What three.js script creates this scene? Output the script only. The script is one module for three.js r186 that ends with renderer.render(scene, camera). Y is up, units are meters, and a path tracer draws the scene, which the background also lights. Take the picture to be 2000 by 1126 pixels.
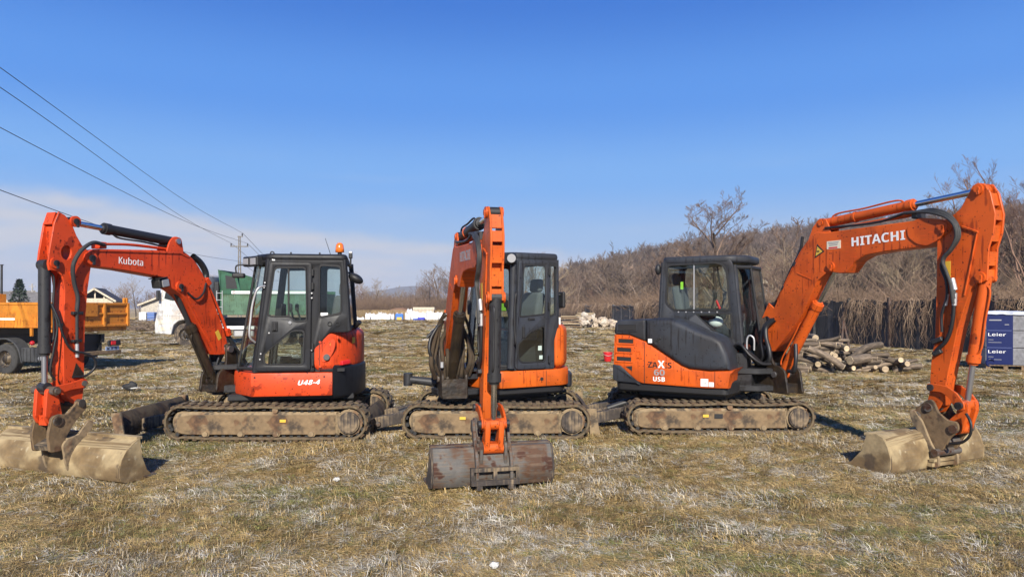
import * as THREE from 'three';
import { mergeGeometries, toCreasedNormals } from 'three/addons/utils/BufferGeometryUtils.js';
import { RoundedBoxGeometry } from 'three/addons/geometries/RoundedBoxGeometry.js';
import { FontLoader } from 'three/addons/loaders/FontLoader.js';

// ---------------------------------------------------------------- camera, sky, sun, exposure
const scene = new THREE.Scene();
const EYE = 1.68, DEG = Math.PI / 180;
const camera = new THREE.PerspectiveCamera(43.82, 2000 / 1126, 0.1, 6000);
camera.position.set(0, EYE, 0);
camera.lookAt(0, EYE, -10);
camera.setViewOffset(2000, 1126, 0, -37, 2000, 1126);      // the horizon lies a little under the middle of the picture
scene.add(camera);

const renderer = new THREE.WebGLRenderer({ antialias: true });
renderer.toneMapping = THREE.LinearToneMapping;
renderer.toneMappingExposure = 1.42;
renderer.shadowMap.enabled = true;

const SUN_EL = 31 * DEG, SUN_AZ = 2 * DEG;                 // behind the photographer
const sun = new THREE.DirectionalLight(new THREE.Color(1.0, 0.93, 0.82), 5.0);
sun.position.set(Math.sin(SUN_AZ) * Math.cos(SUN_EL) * 60, Math.sin(SUN_EL) * 60, Math.cos(SUN_AZ) * Math.cos(SUN_EL) * 60 - 10);
sun.target.position.set(0, 0, -10);
sun.castShadow = true;
sun.shadow.mapSize.set(4096, 4096);
Object.assign(sun.shadow.camera, { left: -30, right: 30, top: 30, bottom: -30, near: 1, far: 200 });
scene.add(sun, sun.target);

// seeded random numbers and smooth noise
function rng(seed) { let a = seed >>> 0; return () => { a = (a + 0x6d2b79f5) | 0; let t = Math.imul(a ^ (a >>> 15), 1 | a); t = (t + Math.imul(t ^ (t >>> 7), 61 | t)) ^ t; return ((t ^ (t >>> 14)) >>> 0) / 4294967296; }; }
const hash2 = (x, y, s) => { let h = Math.imul(x | 0, 374761393) ^ Math.imul(y | 0, 668265263) ^ Math.imul(s | 0, 974634777); h = Math.imul(h ^ (h >>> 13), 1274126177); return ((h ^ (h >>> 16)) >>> 0) / 4294967296; };
function vnoise(x, y, s = 0, per = 0) {
  const xi = Math.floor(x), yi = Math.floor(y), fx = x - xi, fy = y - yi, w = (n) => per ? ((n % per) + per) % per : n;
  const u = fx * fx * (3 - 2 * fx), v = fy * fy * (3 - 2 * fy);
  const a = hash2(w(xi), w(yi), s), b = hash2(w(xi + 1), w(yi), s), c = hash2(w(xi), w(yi + 1), s), d = hash2(w(xi + 1), w(yi + 1), s);
  return a + (b - a) * u + (c - a) * v + (a - b - c + d) * u * v;
}
function fbm(x, y, s = 0, oct = 4, per = 0) { let t = 0, a = 0.5, n = 0; for (let i = 0; i < oct; i++) { t += a * vnoise(x, y, s + i * 17, per); n += a; x *= 2; y *= 2; per *= 2; a *= 0.5; } return t / n; }
const clamp = (x, a = 0, b = 1) => Math.min(b, Math.max(a, x));
const smooth = (a, b, x) => { const t = clamp((x - a) / (b - a)); return t * t * (3 - 2 * t); };
const mix = (a, b, t) => a + (b - a) * t;
const mix3 = (a, b, t) => [mix(a[0], b[0], t), mix(a[1], b[1], t), mix(a[2], b[2], t)];

{ // clear winter sky: deep blue above, paler towards the horizon, a thin bank of cloud low in the north-west
  const W = 2048, Hh = 1024, data = new Float32Array(W * Hh * 4);
  const stops = [[-90, [0.16, 0.14, 0.11]], [-3, [0.30, 0.31, 0.33]], [0, [0.37, 0.41, 0.49]], [5, [0.25, 0.375, 0.58]], [10, [0.145, 0.315, 0.63]], [16, [0.078, 0.228, 0.595]], [24, [0.036, 0.140, 0.480]], [40, [0.032, 0.105, 0.35]], [90, [0.02, 0.07, 0.26]]];
  for (let j = 0; j < Hh; j++) {
    const el = ((j + 0.5) / Hh - 0.5) * 180;
    let k = 0; while (k < stops.length - 2 && el > stops[k + 1][0]) k++;
    const base = mix3(stops[k][1], stops[k + 1][1], smooth(stops[k][0], stops[k + 1][0], el));
    for (let i = 0; i < W; i++) {
      const az = ((i + 0.5) / W - 0.25) * 360;             // 0 straight ahead, positive to the right
      const edge = 7.6 + 0.9 * (fbm(az * 0.12 + 40, 3, 5, 3) - 0.5) - 0.085 * (az + 34) + 0.5 * (fbm(az * 0.9, el * 2.5, 9, 3) - 0.5);
      let cl = (az > -120 && az < 60 ? 1 : 0) * smooth(60, 20, az) * smooth(-120, -70, az);
      const streak = fbm(az * 0.16 + 7, el * 1.5, 21, 4);
      const veil = smooth(edge + 0.7, edge - 0.7, el) * (0.55 + 0.45 * smooth(0.3, 0.65, streak));
      const wisp = smooth(0.52, 0.8, fbm(az * 0.1 + 3, el * 0.8, 33, 4)) * 0.10 * smooth(13, 8, el) * smooth(0, 5, el);
      const c = mix3(base, [0.45, 0.455, 0.50], clamp(cl * (veil * 0.85 + wisp)) * smooth(-1, 1, el));
      data.set([c[0], c[1], c[2], 1], (j * W + i) * 4);
    }
  }
  const sky = new THREE.DataTexture(data, W, Hh, THREE.RGBAFormat, THREE.FloatType);
  sky.mapping = THREE.EquirectangularReflectionMapping; sky.magFilter = THREE.LinearFilter; sky.minFilter = THREE.LinearFilter; sky.wrapS = THREE.RepeatWrapping; sky.needsUpdate = true;
  scene.background = sky; scene.environment = sky;
}
scene.fog = new THREE.FogExp2(new THREE.Color(0.62, 0.68, 0.80), 0.00045);

// ---------------------------------------------------------------- kit: textures, materials, geometry, naming
function tex(size, fn, { srgb = true, repeat = 1 } = {}) {
  const d = new Uint8Array(size * size * 4);
  for (let j = 0; j < size; j++) for (let i = 0; i < size; i++) { const c = fn(i / size, j / size), o = (j * size + i) * 4; for (let k = 0; k < 3; k++) d[o + k] = clamp(Array.isArray(c) ? c[k] : c) * 255; d[o + 3] = 255; }
  const t = new THREE.DataTexture(d, size, size); t.wrapS = t.wrapT = THREE.RepeatWrapping; t.magFilter = THREE.LinearFilter; t.minFilter = THREE.LinearMipmapLinearFilter; t.generateMipmaps = true;
  if (srgb) t.colorSpace = THREE.SRGBColorSpace; t.repeat.set(repeat, repeat); t.needsUpdate = true; return t;
}
const F = (u, v, n, s, o = 4) => fbm(u * n, v * n, s, o, n);
const T = {};
// paint: faint mottling, dull dusty clouds, thin scratches and brown chips
T.paint = tex(512, (u, v) => {
  let g = 0.93 + 0.10 * (F(u, v, 5, 1) - 0.5); const dust = smooth(0.52, 0.78, F(u, v, 4, 7, 5)), chip = smooth(0.775, 0.815, F(u, v, 40, 11, 3)), run = smooth(0.62, 0.75, fbm(u * 40, v * 4, 13, 2, 4) * 0.5 + F(u, v, 6, 15) * 0.5);
  let c = [g, g, g]; const fade = smooth(0.40, 0.66, F(u, v, 3, 19, 4)), scr = smooth(0.70, 0.78, fbm(u * 9, v * 90, 23, 2, 9)) * smooth(0.5, 0.62, F(u, v, 5, 25)); c = mix3(c, [0.72, 0.72, 0.73], fade * 0.6); c = mix3(c, [0.84, 0.77, 0.69], dust * 0.5); c = mix3(c, [0.46, 0.39, 0.35], run * 0.5); c = mix3(c, [0.98, 0.86, 0.80], scr * 0.5); return mix3(c, [0.24, 0.18, 0.16], chip * 0.7);
});
T.paintRough = tex(512, (u, v) => 0.35 + 0.35 * F(u, v, 5, 7, 5) + 0.12 * F(u, v, 40, 2, 2), { srgb: false });
T.worn = tex(512, (u, v) => { // paint rubbed through and scraped
  let g = 0.9 + 0.12 * (F(u, v, 6, 3) - 0.5), c = [g, g, g]; const s = smooth(0.66, 0.74, F(u, v, 9, 27, 5)), chip = smooth(0.755, 0.79, F(u, v, 44, 41, 3));
  c = mix3(c, [0.42, 0.36, 0.33], s * 0.5); return mix3(c, [0.20, 0.17, 0.15], chip * 0.8);
});
T.mud = tex(512, (u, v) => { // dried mud over dark steel
  const a = F(u, v, 5, 31, 5), b = F(u, v, 22, 33, 3), m = smooth(0.22, 0.50, a * 0.6 + b * 0.4), r = smooth(0.55, 0.7, F(u, v, 8, 39, 4));
  let c = mix3([0.36, 0.325, 0.285], [0.60, 0.53, 0.42], m); c = mix3(c, [0.42, 0.30, 0.22], r * 0.55); const k = 0.85 + 0.3 * b; return c.map((x) => x * k);
});
T.mudThin = tex(512, (u, v) => { const a = F(u, v, 6, 51, 5), st = fbm(u * 60, v * 5, 53, 3, 5), m = smooth(0.42, 0.68, a * 0.6 + st * 0.4); const c = mix3([0.27, 0.25, 0.24], [0.56, 0.50, 0.41], m), k = 0.82 + 0.36 * F(u, v, 30, 55, 2); return c.map((x) => x * k); });
T.bucketMud = tex(512, (u, v) => {
  const a = F(u, v, 4, 61, 5), b = F(u, v, 24, 63, 3), st = fbm(u * 4, v * 40, 67, 3, 4); let c = mix3([0.53, 0.45, 0.33], [0.74, 0.67, 0.53], smooth(0.3, 0.62, a));
  c = mix3(c, [0.36, 0.31, 0.26], smooth(0.58, 0.70, F(u, v, 5, 69, 5)) * 0.75); c = mix3(c, [0.45, 0.42, 0.39], smooth(0.54, 0.70, st) * 0.5); c = mix3(c, [0.82, 0.78, 0.68], smooth(0.70, 0.78, F(u, v, 13, 65, 4)) * 0.6); const k = 0.84 + 0.22 * b + 0.14 * (st - 0.5); return c.map((x) => x * k);
});
T.rust = tex(512, (u, v) => { const a = F(u, v, 6, 71, 5), b = F(u, v, 30, 73, 3), st = fbm(u * 5, v * 70, 75, 3, 5); let c = mix3([0.50, 0.49, 0.475], [0.43, 0.31, 0.23], smooth(0.40, 0.66, a * 0.55 + b * 0.25 + st * 0.25)); c = mix3(c, [0.33, 0.20, 0.14], smooth(0.56, 0.70, F(u, v, 8, 77, 5) * 0.7 + b * 0.3)); c = mix3(c, [0.62, 0.58, 0.52], smooth(0.62, 0.72, st) * 0.4); const k = 0.85 + 0.25 * b; return c.map((x) => x * k); });
T.bark = tex(256, (u, v) => { const a = fbm(u * 6, v * 24, 81, 4, 6), g = 0.34 + 0.5 * a; return [g, g * 0.93, g * 0.85]; });
T.grain = tex(256, (u, v) => 0.72 + 0.4 * F(u, v, 16, 91, 4));
T.plank = tex(256, (u, v) => { const a = fbm(u * 32, v * 3, 101, 4, 3); const g = 0.55 + 0.5 * a; return [g, g, g]; });
T.bumps = tex(512, (u, v) => F(u, v, 12, 111, 5), { srgb: false });
T.lumps = tex(256, (u, v) => F(u, v, 5, 121, 4), { srgb: false });

const L = (r, g, b) => new THREE.Color().setRGB(r, g, b);
const std = (c, o = {}) => new THREE.MeshStandardMaterial({ color: c, roughness: 0.8, side: THREE.DoubleSide, ...o });
const phys = (c, o = {}) => new THREE.MeshPhysicalMaterial({ color: c, roughness: 0.5, side: THREE.DoubleSide, ...o });
const paint = (c, o = {}) => phys(c, { map: T.paint, roughnessMap: T.paintRough, roughness: 0.95, clearcoat: 0.12, clearcoatRoughness: 0.4, specularIntensity: 0.6, bumpMap: T.lumps, bumpScale: 0.0012, ...o });
const MAT = {
  redOrange: paint(L(0.74, 0.074, 0.013)), redOrangeWorn: paint(L(0.74, 0.074, 0.013), { map: T.worn, clearcoat: 0.1 }),
  orange: paint(L(0.72, 0.116, 0.010)), orangeWorn: paint(L(0.72, 0.116, 0.010), { map: T.worn, clearcoat: 0.1 }), orangeLight: paint(L(0.75, 0.138, 0.012)),
  cabBlack: paint(L(0.012, 0.0135, 0.018), { clearcoat: 0.15 }), cabGrey: paint(L(0.036, 0.041, 0.052), { clearcoat: 0.12 }), black: std(L(0.014, 0.014, 0.015), { roughness: 0.55 }), blackWorn: std(L(0.04, 0.04, 0.042), { map: T.worn, roughness: 0.5, metalness: 0.2 }),
  trim: std(L(0.012, 0.012, 0.013), { roughness: 0.7 }), rubber: std(L(0.028, 0.028, 0.028), { roughness: 0.85 }), trackRubber: std(L(0.40, 0.39, 0.37), { map: T.mud, roughness: 0.95, bumpMap: T.bumps, bumpScale: 0.006 }),
  hose: std(L(0.014, 0.014, 0.015), { roughness: 0.48 }), sleeve: std(L(0.035, 0.036, 0.036), { roughness: 0.6, bumpMap: T.bumps, bumpScale: 0.003 }), steel: std(L(0.42, 0.42, 0.43), { metalness: 0.9, roughness: 0.35 }), chrome: std(L(0.62, 0.63, 0.66), { metalness: 1, roughness: 0.12 }), galv: std(L(0.5, 0.5, 0.5), { metalness: 0.6, roughness: 0.45 }),
  mud: std(L(0.78, 0.75, 0.72), { map: T.mud, roughness: 0.96, bumpMap: T.bumps, bumpScale: 0.008 }), mudThin: std(L(0.72, 0.68, 0.64), { map: T.mudThin, roughness: 0.85, bumpMap: T.bumps, bumpScale: 0.004 }), bucketMud: std(L(0.78, 0.74, 0.67), { map: T.bucketMud, roughness: 0.92, bumpMap: T.bumps, bumpScale: 0.006 }),
  mudBrown: std(L(0.52, 0.45, 0.385), { map: T.mud, roughness: 0.9, bumpMap: T.bumps, bumpScale: 0.008 }),
  muddyHose: std(L(0.16, 0.14, 0.12), { map: T.mud, roughness: 0.85, bumpMap: T.bumps, bumpScale: 0.008 }),
  plateMud: std(L(0.60, 0.535, 0.47), { map: T.mud, roughness: 0.85, bumpMap: T.bumps, bumpScale: 0.004 }),
  rust: std(L(0.60, 0.585, 0.57), { map: T.rust, roughness: 0.75, metalness: 0.25, bumpMap: T.bumps, bumpScale: 0.003 }), darkMud: std(L(0.26, 0.24, 0.22), { map: T.mud, roughness: 0.9, bumpMap: T.bumps, bumpScale: 0.01 }), greasy: std(L(0.10, 0.085, 0.07), { map: T.mud, roughness: 0.55, bumpMap: T.bumps, bumpScale: 0.012 }),
  glass: phys(L(0.885, 0.93, 0.912), { transmission: 1, thickness: 0, roughness: 0.02, ior: 1.5 }), darkGlass: phys(L(0.74, 0.78, 0.78), { transmission: 1, thickness: 0, roughness: 0.03, ior: 1.5 }),
  white: std(L(0.80, 0.80, 0.79), { roughness: 0.55 }), decalYellow: std(L(0.66, 0.42, 0.05), { roughness: 0.5 }), decalBlack: std(L(0.012, 0.012, 0.012), { roughness: 0.5 }), decalGrey: std(L(0.27, 0.27, 0.28), { roughness: 0.5 }), decalPaper: std(L(0.5, 0.49, 0.46), { roughness: 0.95 }), decalCream: std(L(0.72, 0.66, 0.50), { roughness: 0.6 }),
  seat: std(L(0.028, 0.03, 0.032), { roughness: 0.9 }), seatGrey: std(L(0.10, 0.105, 0.11), { roughness: 0.9 }), amber: phys(L(0.75, 0.16, 0.01), { roughness: 0.15, clearcoat: 1 }), redPlastic: std(L(0.62, 0.02, 0.025), { roughness: 0.4 }), hivis: std(L(0.35, 0.75, 0.06), { roughness: 0.8 }),
};

const V = (x, y, z) => new THREE.Vector3(x, y, z);
function clean(g) {
  let n = g.index ? g.toNonIndexed() : g;
  for (const k of Object.keys(n.attributes)) if (!['position', 'normal', 'uv'].includes(k)) n.deleteAttribute(k);
  if (!n.attributes.normal) n.computeVertexNormals();
  if (!n.attributes.uv) n.setAttribute('uv', new THREE.BufferAttribute(new Float32Array(n.attributes.position.count * 2), 2));
  n.morphAttributes = {}; return n;
}
function metricUV(g, s = 1) { // texture coordinates in metres, taken along the surface's own main axes
  const p = g.attributes.position, n = g.attributes.normal, uv = g.attributes.uv;
  for (let i = 0; i < p.count; i++) { const x = Math.abs(n.getX(i)), y = Math.abs(n.getY(i)), z = Math.abs(n.getZ(i)); if (x > y && x > z) uv.setXY(i, p.getZ(i) * s + 0.37, p.getY(i) * s); else if (y > z) uv.setXY(i, p.getX(i) * s, p.getZ(i) * s + 0.61); else uv.setXY(i, p.getX(i) * s, p.getY(i) * s); }
  return g;
}
function join(geos, s) { const a = (Array.isArray(geos) ? geos : [geos]).map(clean); return metricUV(a.length > 1 ? mergeGeometries(a) : a[0], s); }
function mesh(parent, name, geos, mat, s = 1) { const m = new THREE.Mesh(join(geos, s), mat); m.name = name; m.castShadow = m.receiveShadow = true; parent.add(m); return m; }
function share(parent, name, geo, mat) { const m = new THREE.Mesh(geo, mat); m.name = name; m.castShadow = m.receiveShadow = true; parent.add(m); return m; }
const taken = {};
function numbered(name) { const n = taken[name] = (taken[name] ?? -1) + 1; return n ? name + '_' + String(n).padStart(3, '0') : name; }
function tag(o, label, category, group, kind) { if (label) o.userData.label = label; if (category) o.userData.category = category; if (group) o.userData.group = group; if (kind) o.userData.kind = kind; return o; }
function thing(name, label, category, [x, y, z] = [0, 0, 0], turn = 0, group) { const o = new THREE.Group(); o.name = numbered(name); o.position.set(x, y, z); o.rotation.y = turn; tag(o, label, category, group); scene.add(o); return o; }
function copyOf(src, label, [x, y, z], turn = 0, scale = 1) { const o = src.clone(); o.userData = { ...src.userData }; o.name = numbered(src.name.replace(/_\d{3}$/, '')); o.position.set(x, y, z); o.rotation.y = turn; if (Array.isArray(scale)) o.scale.set(...scale); else o.scale.setScalar(scale); if (label) o.userData.label = label; scene.add(o); return o; }

// geometries
const at = (g, x, y, z, rx = 0, ry = 0, rz = 0) => { if (rx) g.rotateX(rx); if (ry) g.rotateY(ry); if (rz) g.rotateZ(rz); return g.translate(x, y, z); };
const box = (w, h, d, x = 0, y = 0, z = 0, rx = 0, ry = 0, rz = 0) => at(new THREE.BoxGeometry(w, h, d), x, y, z, rx, ry, rz);
const rbox = (w, h, d, r, x = 0, y = 0, z = 0, rx = 0, ry = 0, rz = 0, seg = 2) => at(new RoundedBoxGeometry(w, h, d, seg, Math.min(r, w / 2.01, h / 2.01, d / 2.01)), x, y, z, rx, ry, rz);
function shapeOf(pts, holes = []) { const s = new THREE.Shape(pts.map((p) => new THREE.Vector2(p[0], p[1]))); for (const h of holes) s.holes.push(new THREE.Path(h.map((p) => new THREE.Vector2(p[0], p[1])))); return s; }
function prism(pts, z0, z1, b = 0.006, holes = [], seg = 1) { // outline in x, y pushed from z0 to z1
  const d = z1 - z0; b = Math.min(b, d * 0.45);
  const g = new THREE.ExtrudeGeometry(shapeOf(pts, holes), { depth: d - 2 * b, bevelEnabled: b > 0, bevelThickness: b, bevelSize: b, bevelOffset: -b, bevelSegments: seg, curveSegments: 6 });
  return toCreasedNormals(g.translate(0, 0, z0 + b), 0.7);
}
function plan(pts, y0, y1, b = 0.01, seg = 1) { const g = prism(pts.map(([x, z]) => [x, -z]), y0, y1, b, [], seg); g.rotateX(-Math.PI / 2); return g; } // outline in x, z raised from y0 to y1
function rod(a, b, r1, r2 = r1, n = 14, open = false) { const A = V(...a), B = V(...b), d = B.clone().sub(A), g = new THREE.CylinderGeometry(r2, r1, d.length(), n, 1, open); g.applyQuaternion(new THREE.Quaternion().setFromUnitVectors(V(0, 1, 0), d.clone().normalize())); const m = A.add(B).multiplyScalar(0.5); return g.translate(m.x, m.y, m.z); }
const tube = (pts, r, n = 7, k = 5) => new THREE.TubeGeometry(new THREE.CatmullRomCurve3(pts.map((p) => V(...p))), pts.length * k, r, n, false);
const pin = (x, y, z0, z1, r, n = 16) => rod([x, y, z0], [x, y, z1], r, r, n);
function ring(x, y, z0, z1, r0, r1, n = 20) { const o = [], i = []; for (let k = 0; k < n; k++) { const a = k / n * 2 * Math.PI; o.push([x + r1 * Math.cos(a), y + r1 * Math.sin(a)]); i.push([x + r0 * Math.cos(a), y + r0 * Math.sin(a)]); } return prism(o, z0, z1, 0.003, [i.reverse()]); }
function slab(a, b, c, d, t) { // a four-cornered plate between given points
  const P = [a, b, c, d].map((p) => V(...p)), n = P[1].clone().sub(P[0]).cross(P[3].clone().sub(P[0])).normalize().multiplyScalar(t / 2), q = [...P.map((p) => p.clone().add(n)), ...P.map((p) => p.clone().sub(n))];
  const idx = [0, 1, 2, 0, 2, 3, 4, 6, 5, 4, 7, 6, 0, 4, 5, 0, 5, 1, 1, 5, 6, 1, 6, 2, 2, 6, 7, 2, 7, 3, 3, 7, 4, 3, 4, 0], pos = []; for (const i of idx) pos.push(q[i].x, q[i].y, q[i].z);
  const g = new THREE.BufferGeometry(); g.setAttribute('position', new THREE.Float32BufferAttribute(pos, 3)); g.computeVertexNormals(); return g;
}
function rounded(pts, r, n = 4) { // rounds the corners of an outline
  const out = [], N = pts.length; for (let i = 0; i < N; i++) { const p = pts[i], a = pts[(i + N - 1) % N], b = pts[(i + 1) % N], la = Math.hypot(a[0] - p[0], a[1] - p[1]), lb = Math.hypot(b[0] - p[0], b[1] - p[1]), k = Math.min(r, la * 0.45, lb * 0.45), A = [p[0] + (a[0] - p[0]) / la * k, p[1] + (a[1] - p[1]) / la * k], B = [p[0] + (b[0] - p[0]) / lb * k, p[1] + (b[1] - p[1]) / lb * k];
    for (let j = 0; j <= n; j++) { const t = j / n; out.push([A[0] * (1 - t) ** 2 + 2 * p[0] * t * (1 - t) + B[0] * t * t, A[1] * (1 - t) ** 2 + 2 * p[1] * t * (1 - t) + B[1] * t * t]); } } return out;
}
const inset = (pts, d) => { const cx = pts.reduce((s, p) => s + p[0], 0) / pts.length, cy = pts.reduce((s, p) => s + p[1], 0) / pts.length; return pts.map(([x, y]) => { const l = Math.hypot(x - cx, y - cy); return [x - (x - cx) / l * d, y - (y - cy) / l * d]; }); };
const fontBold = await new FontLoader().loadAsync('fonts/droid/droid_sans_bold.typeface.json'), fontPlain = await new FontLoader().loadAsync('fonts/droid/droid_sans_regular.typeface.json');
function lettering(str, font, [x, y], width, height, angle = 0, z = 0, slant = 0) { // flat lettering fitted to a width and a height
  const g = new THREE.ExtrudeGeometry(font.generateShapes(str, 1), { depth: 0.002, bevelEnabled: false, curveSegments: 5 }); g.computeBoundingBox(); const b = g.boundingBox;
  g.translate(-b.min.x, -b.min.y, 0); g.scale(width / (b.max.x - b.min.x), height / (b.max.y - b.min.y), 1); if (slant) g.applyMatrix4(new THREE.Matrix4().makeShear(0, 0, slant, 0, 0, 0)); return at(g, x, y, z, 0, 0, angle);
}

// ---------------------------------------------------------------- ground, hills, grass
function hillAt(x, z) { // wooded hill rising behind the yard to the right
  const d = -z, tab = [[-400, 0], [6, 0], [16, 5.5], [39, 11.5], [55, 15.5], [94, 21.5], [112, 24.5], [182, 30], [312, 35], [900, 40]]; let k = 0; while (k < tab.length - 2 && x > tab[k + 1][0]) k++;
  const r = mix(tab[k][1], tab[k + 1][1], clamp((x - tab[k][0]) / (tab[k + 1][0] - tab[k][0]))); return r * smooth(62, 255, d) * (0.9 + 0.2 * fbm(x * 0.02, z * 0.02, 7, 3)) * smooth(620, 330, d);
}
function groundAt(x, z) {
  const d = -z; let y = -0.085 * smooth(8.6, 7.0, d) + 0.012 * smooth(5.5, 4, d);
  const near = smooth(60, 20, d) * smooth(-15, 0, d);
  y += near * (0.05 * (fbm(x * 0.55, z * 0.55, 3, 3) - 0.5) + 0.03 * (fbm(x * 2.1, z * 2.1, 5, 3) - 0.5) * smooth(9.0, 7.5, d));
  y += 0.5 * (fbm(x * 0.03, z * 0.03, 17, 3) - 0.5) * smooth(30, 90, d);
  y += 0.035 * Math.exp(-(x * x) / 1.2 - (d - 6.8) ** 2 / 0.8);
  if (d > 11 && d < 60) y -= 0.035 * rutAt(x, z);
  return y + hillAt(x, z);
}
// ruts left by vehicles that cross the field behind the machines: [slope, distance straight ahead, half the wheel spacing]
const RUTS = [[-0.36, 17.6, 0.95], [-0.30, 21.5, 1.0], [0.16, 17.2, 0.95], [0.05, 28.5, 1.05], [-0.12, 36, 1.05]];
const rutAt = (x, z) => { let r = 0; for (const [k, d0, w] of RUTS) { const d = -z - d0 - k * x - 1.2 * (fbm(x * 0.12, d0, 61, 2) - 0.5); for (const s of [-w, w]) r = Math.max(r, smooth(0.34, 0.12, Math.abs(d - s))); } return r * smooth(0.25, 0.55, fbm(x * 0.5, z * 0.5, 63, 2)); };
// what grows where: frost, straw, green, trodden earth (streaks follow the way vehicles drive across the field)
function cover(x, z) {
  const a = x * 0.93 + z * 0.18, b = z * 0.97 - x * 0.14;
  const streak = fbm(a * 0.28, b * 1.5, 41, 4), blot = fbm(x * 0.9, z * 0.9, 43, 4), fine = fbm(x * 3.1, z * 3.1, 45, 3), big = fbm(x * 0.16, z * 0.16, 47, 3);
  const far = smooth(10, 16, -z), frost = smooth(0.43, 0.74, mix(streak * 0.32 + blot * 0.36 + fine * 0.40 - 0.03, streak * 0.85 + fine * 0.15, far * 0.7)), green = smooth(0.54, 0.68, fbm(a * 0.35 + 9, b * 0.8, 51, 4) * 0.7 + fine * 0.3), earth = smooth(0.56, 0.70, fbm(a * 0.22 + 30, b * 1.1, 57, 4) * 0.75 + fine * 0.25);
  const rut = -z > 11 && -z < 60 ? rutAt(x, z) : 0;
  return { frost: frost * (1 - rut * 0.8), green: green * (1 - frost * 0.5) * (1 - rut), earth: Math.max(earth, rut), fine, big, rut };
}
const STRAW = [0.325, 0.215, 0.072], TAN = [0.40, 0.295, 0.135], FROST = [0.50, 0.47, 0.405], GREEN = [0.125, 0.140, 0.034], EARTH = [0.215, 0.15, 0.083];
function coverColour(x, z) {
  const c = cover(x, z); let k = mix3(STRAW, TAN, smooth(0.35, 0.65, c.big * 0.6 + c.fine * 0.4)); k = mix3(k, EARTH, c.earth * 0.5); k = mix3(k, GREEN, c.green * 0.55); return mix3(k, FROST, c.frost * 0.6);
}
const strawTex = (() => { // matted dead grass seen from above: thousands of crossing stalks
  const S = 1024, cv = document.createElement('canvas'); cv.width = cv.height = S; const g = cv.getContext('2d'), R = rng(77); g.fillStyle = '#8d867a'; g.fillRect(0, 0, S, S);
  for (let i = 0; i < 26000; i++) { const x = R() * S, y = R() * S, a = R() * Math.PI, l = 8 + R() * 34, k = R(), v = k < 0.3 ? 70 + R() * 60 : 175 + R() * 80; g.strokeStyle = `rgb(${v},${v * (0.95 + R() * 0.05)},${v * (0.86 + R() * 0.12)})`; g.lineWidth = 0.8 + R() * 1.7;
    const bx = Math.cos(a) * l, by = Math.sin(a) * l, cx = (R() - 0.5) * 12, cy = (R() - 0.5) * 12; for (const ox of [-S, 0, S]) for (const oy of [-S, 0, S]) { if (x + ox < -50 || x + ox > S + 50 || y + oy < -50 || y + oy > S + 50) continue; g.beginPath(); g.moveTo(x + ox, y + oy); g.quadraticCurveTo(x + ox + bx / 2 + cx, y + oy + by / 2 + cy, x + ox + bx, y + oy + by); g.stroke(); } }
  const t = new THREE.CanvasTexture(cv); t.wrapS = t.wrapT = THREE.RepeatWrapping; t.colorSpace = THREE.SRGBColorSpace; return t;
})();
{
  const xs = [], zs = [];
  for (let i = -170; i <= 170; i++) { const t = i / 170; xs.push(Math.sign(t) * (15 * Math.abs(t) + 60 * Math.abs(t) ** 3 + 2400 * Math.abs(t) ** 9)); }
  for (let i = 0; i <= 420; i++) { const t = i / 420; zs.push(-(-25 + 27 * Math.min(1, t / 0.08) + (t > 0.08 ? 26 * (t - 0.08) + 240 * (t - 0.08) ** 3 + 5200 * (t - 0.08) ** 9 : 0))); }
  const nx = xs.length, nz = zs.length, pos = new Float32Array(nx * nz * 3), col = new Float32Array(nx * nz * 3), uv = new Float32Array(nx * nz * 2), idx = [];
  for (let j = 0; j < nz; j++) for (let i = 0; i < nx; i++) { const o = j * nx + i, x = xs[i], z = zs[j]; pos.set([x, groundAt(x, z), z], o * 3); const hw = smooth(1, 4, hillAt(x, z)); col.set(mix3(coverColour(x, z).map((c) => c * 2.4), [0.27, 0.175, 0.115], hw), o * 3); uv.set([x / 2.3, z / 2.3], o * 2); }
  for (let j = 0; j < nz - 1; j++) for (let i = 0; i < nx - 1; i++) { const a = j * nx + i; idx.push(a, a + 1, a + nx, a + 1, a + nx + 1, a + nx); }
  const g = new THREE.BufferGeometry(); g.setAttribute('position', new THREE.BufferAttribute(pos, 3)); g.setAttribute('color', new THREE.BufferAttribute(col, 3)); g.setAttribute('uv', new THREE.BufferAttribute(uv, 2)); g.setIndex(idx); g.computeVertexNormals();
  const m = new THREE.Mesh(g, std(L(1, 1, 1), { vertexColors: true, map: strawTex, roughness: 0.97, bumpMap: strawTex, bumpScale: 0.006 })); m.name = 'ground'; m.receiveShadow = true; m.castShadow = true; tag(m, 'dry frosty field of trampled straw coloured grass', 'ground', null, 'structure'); scene.add(m);
}
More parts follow.
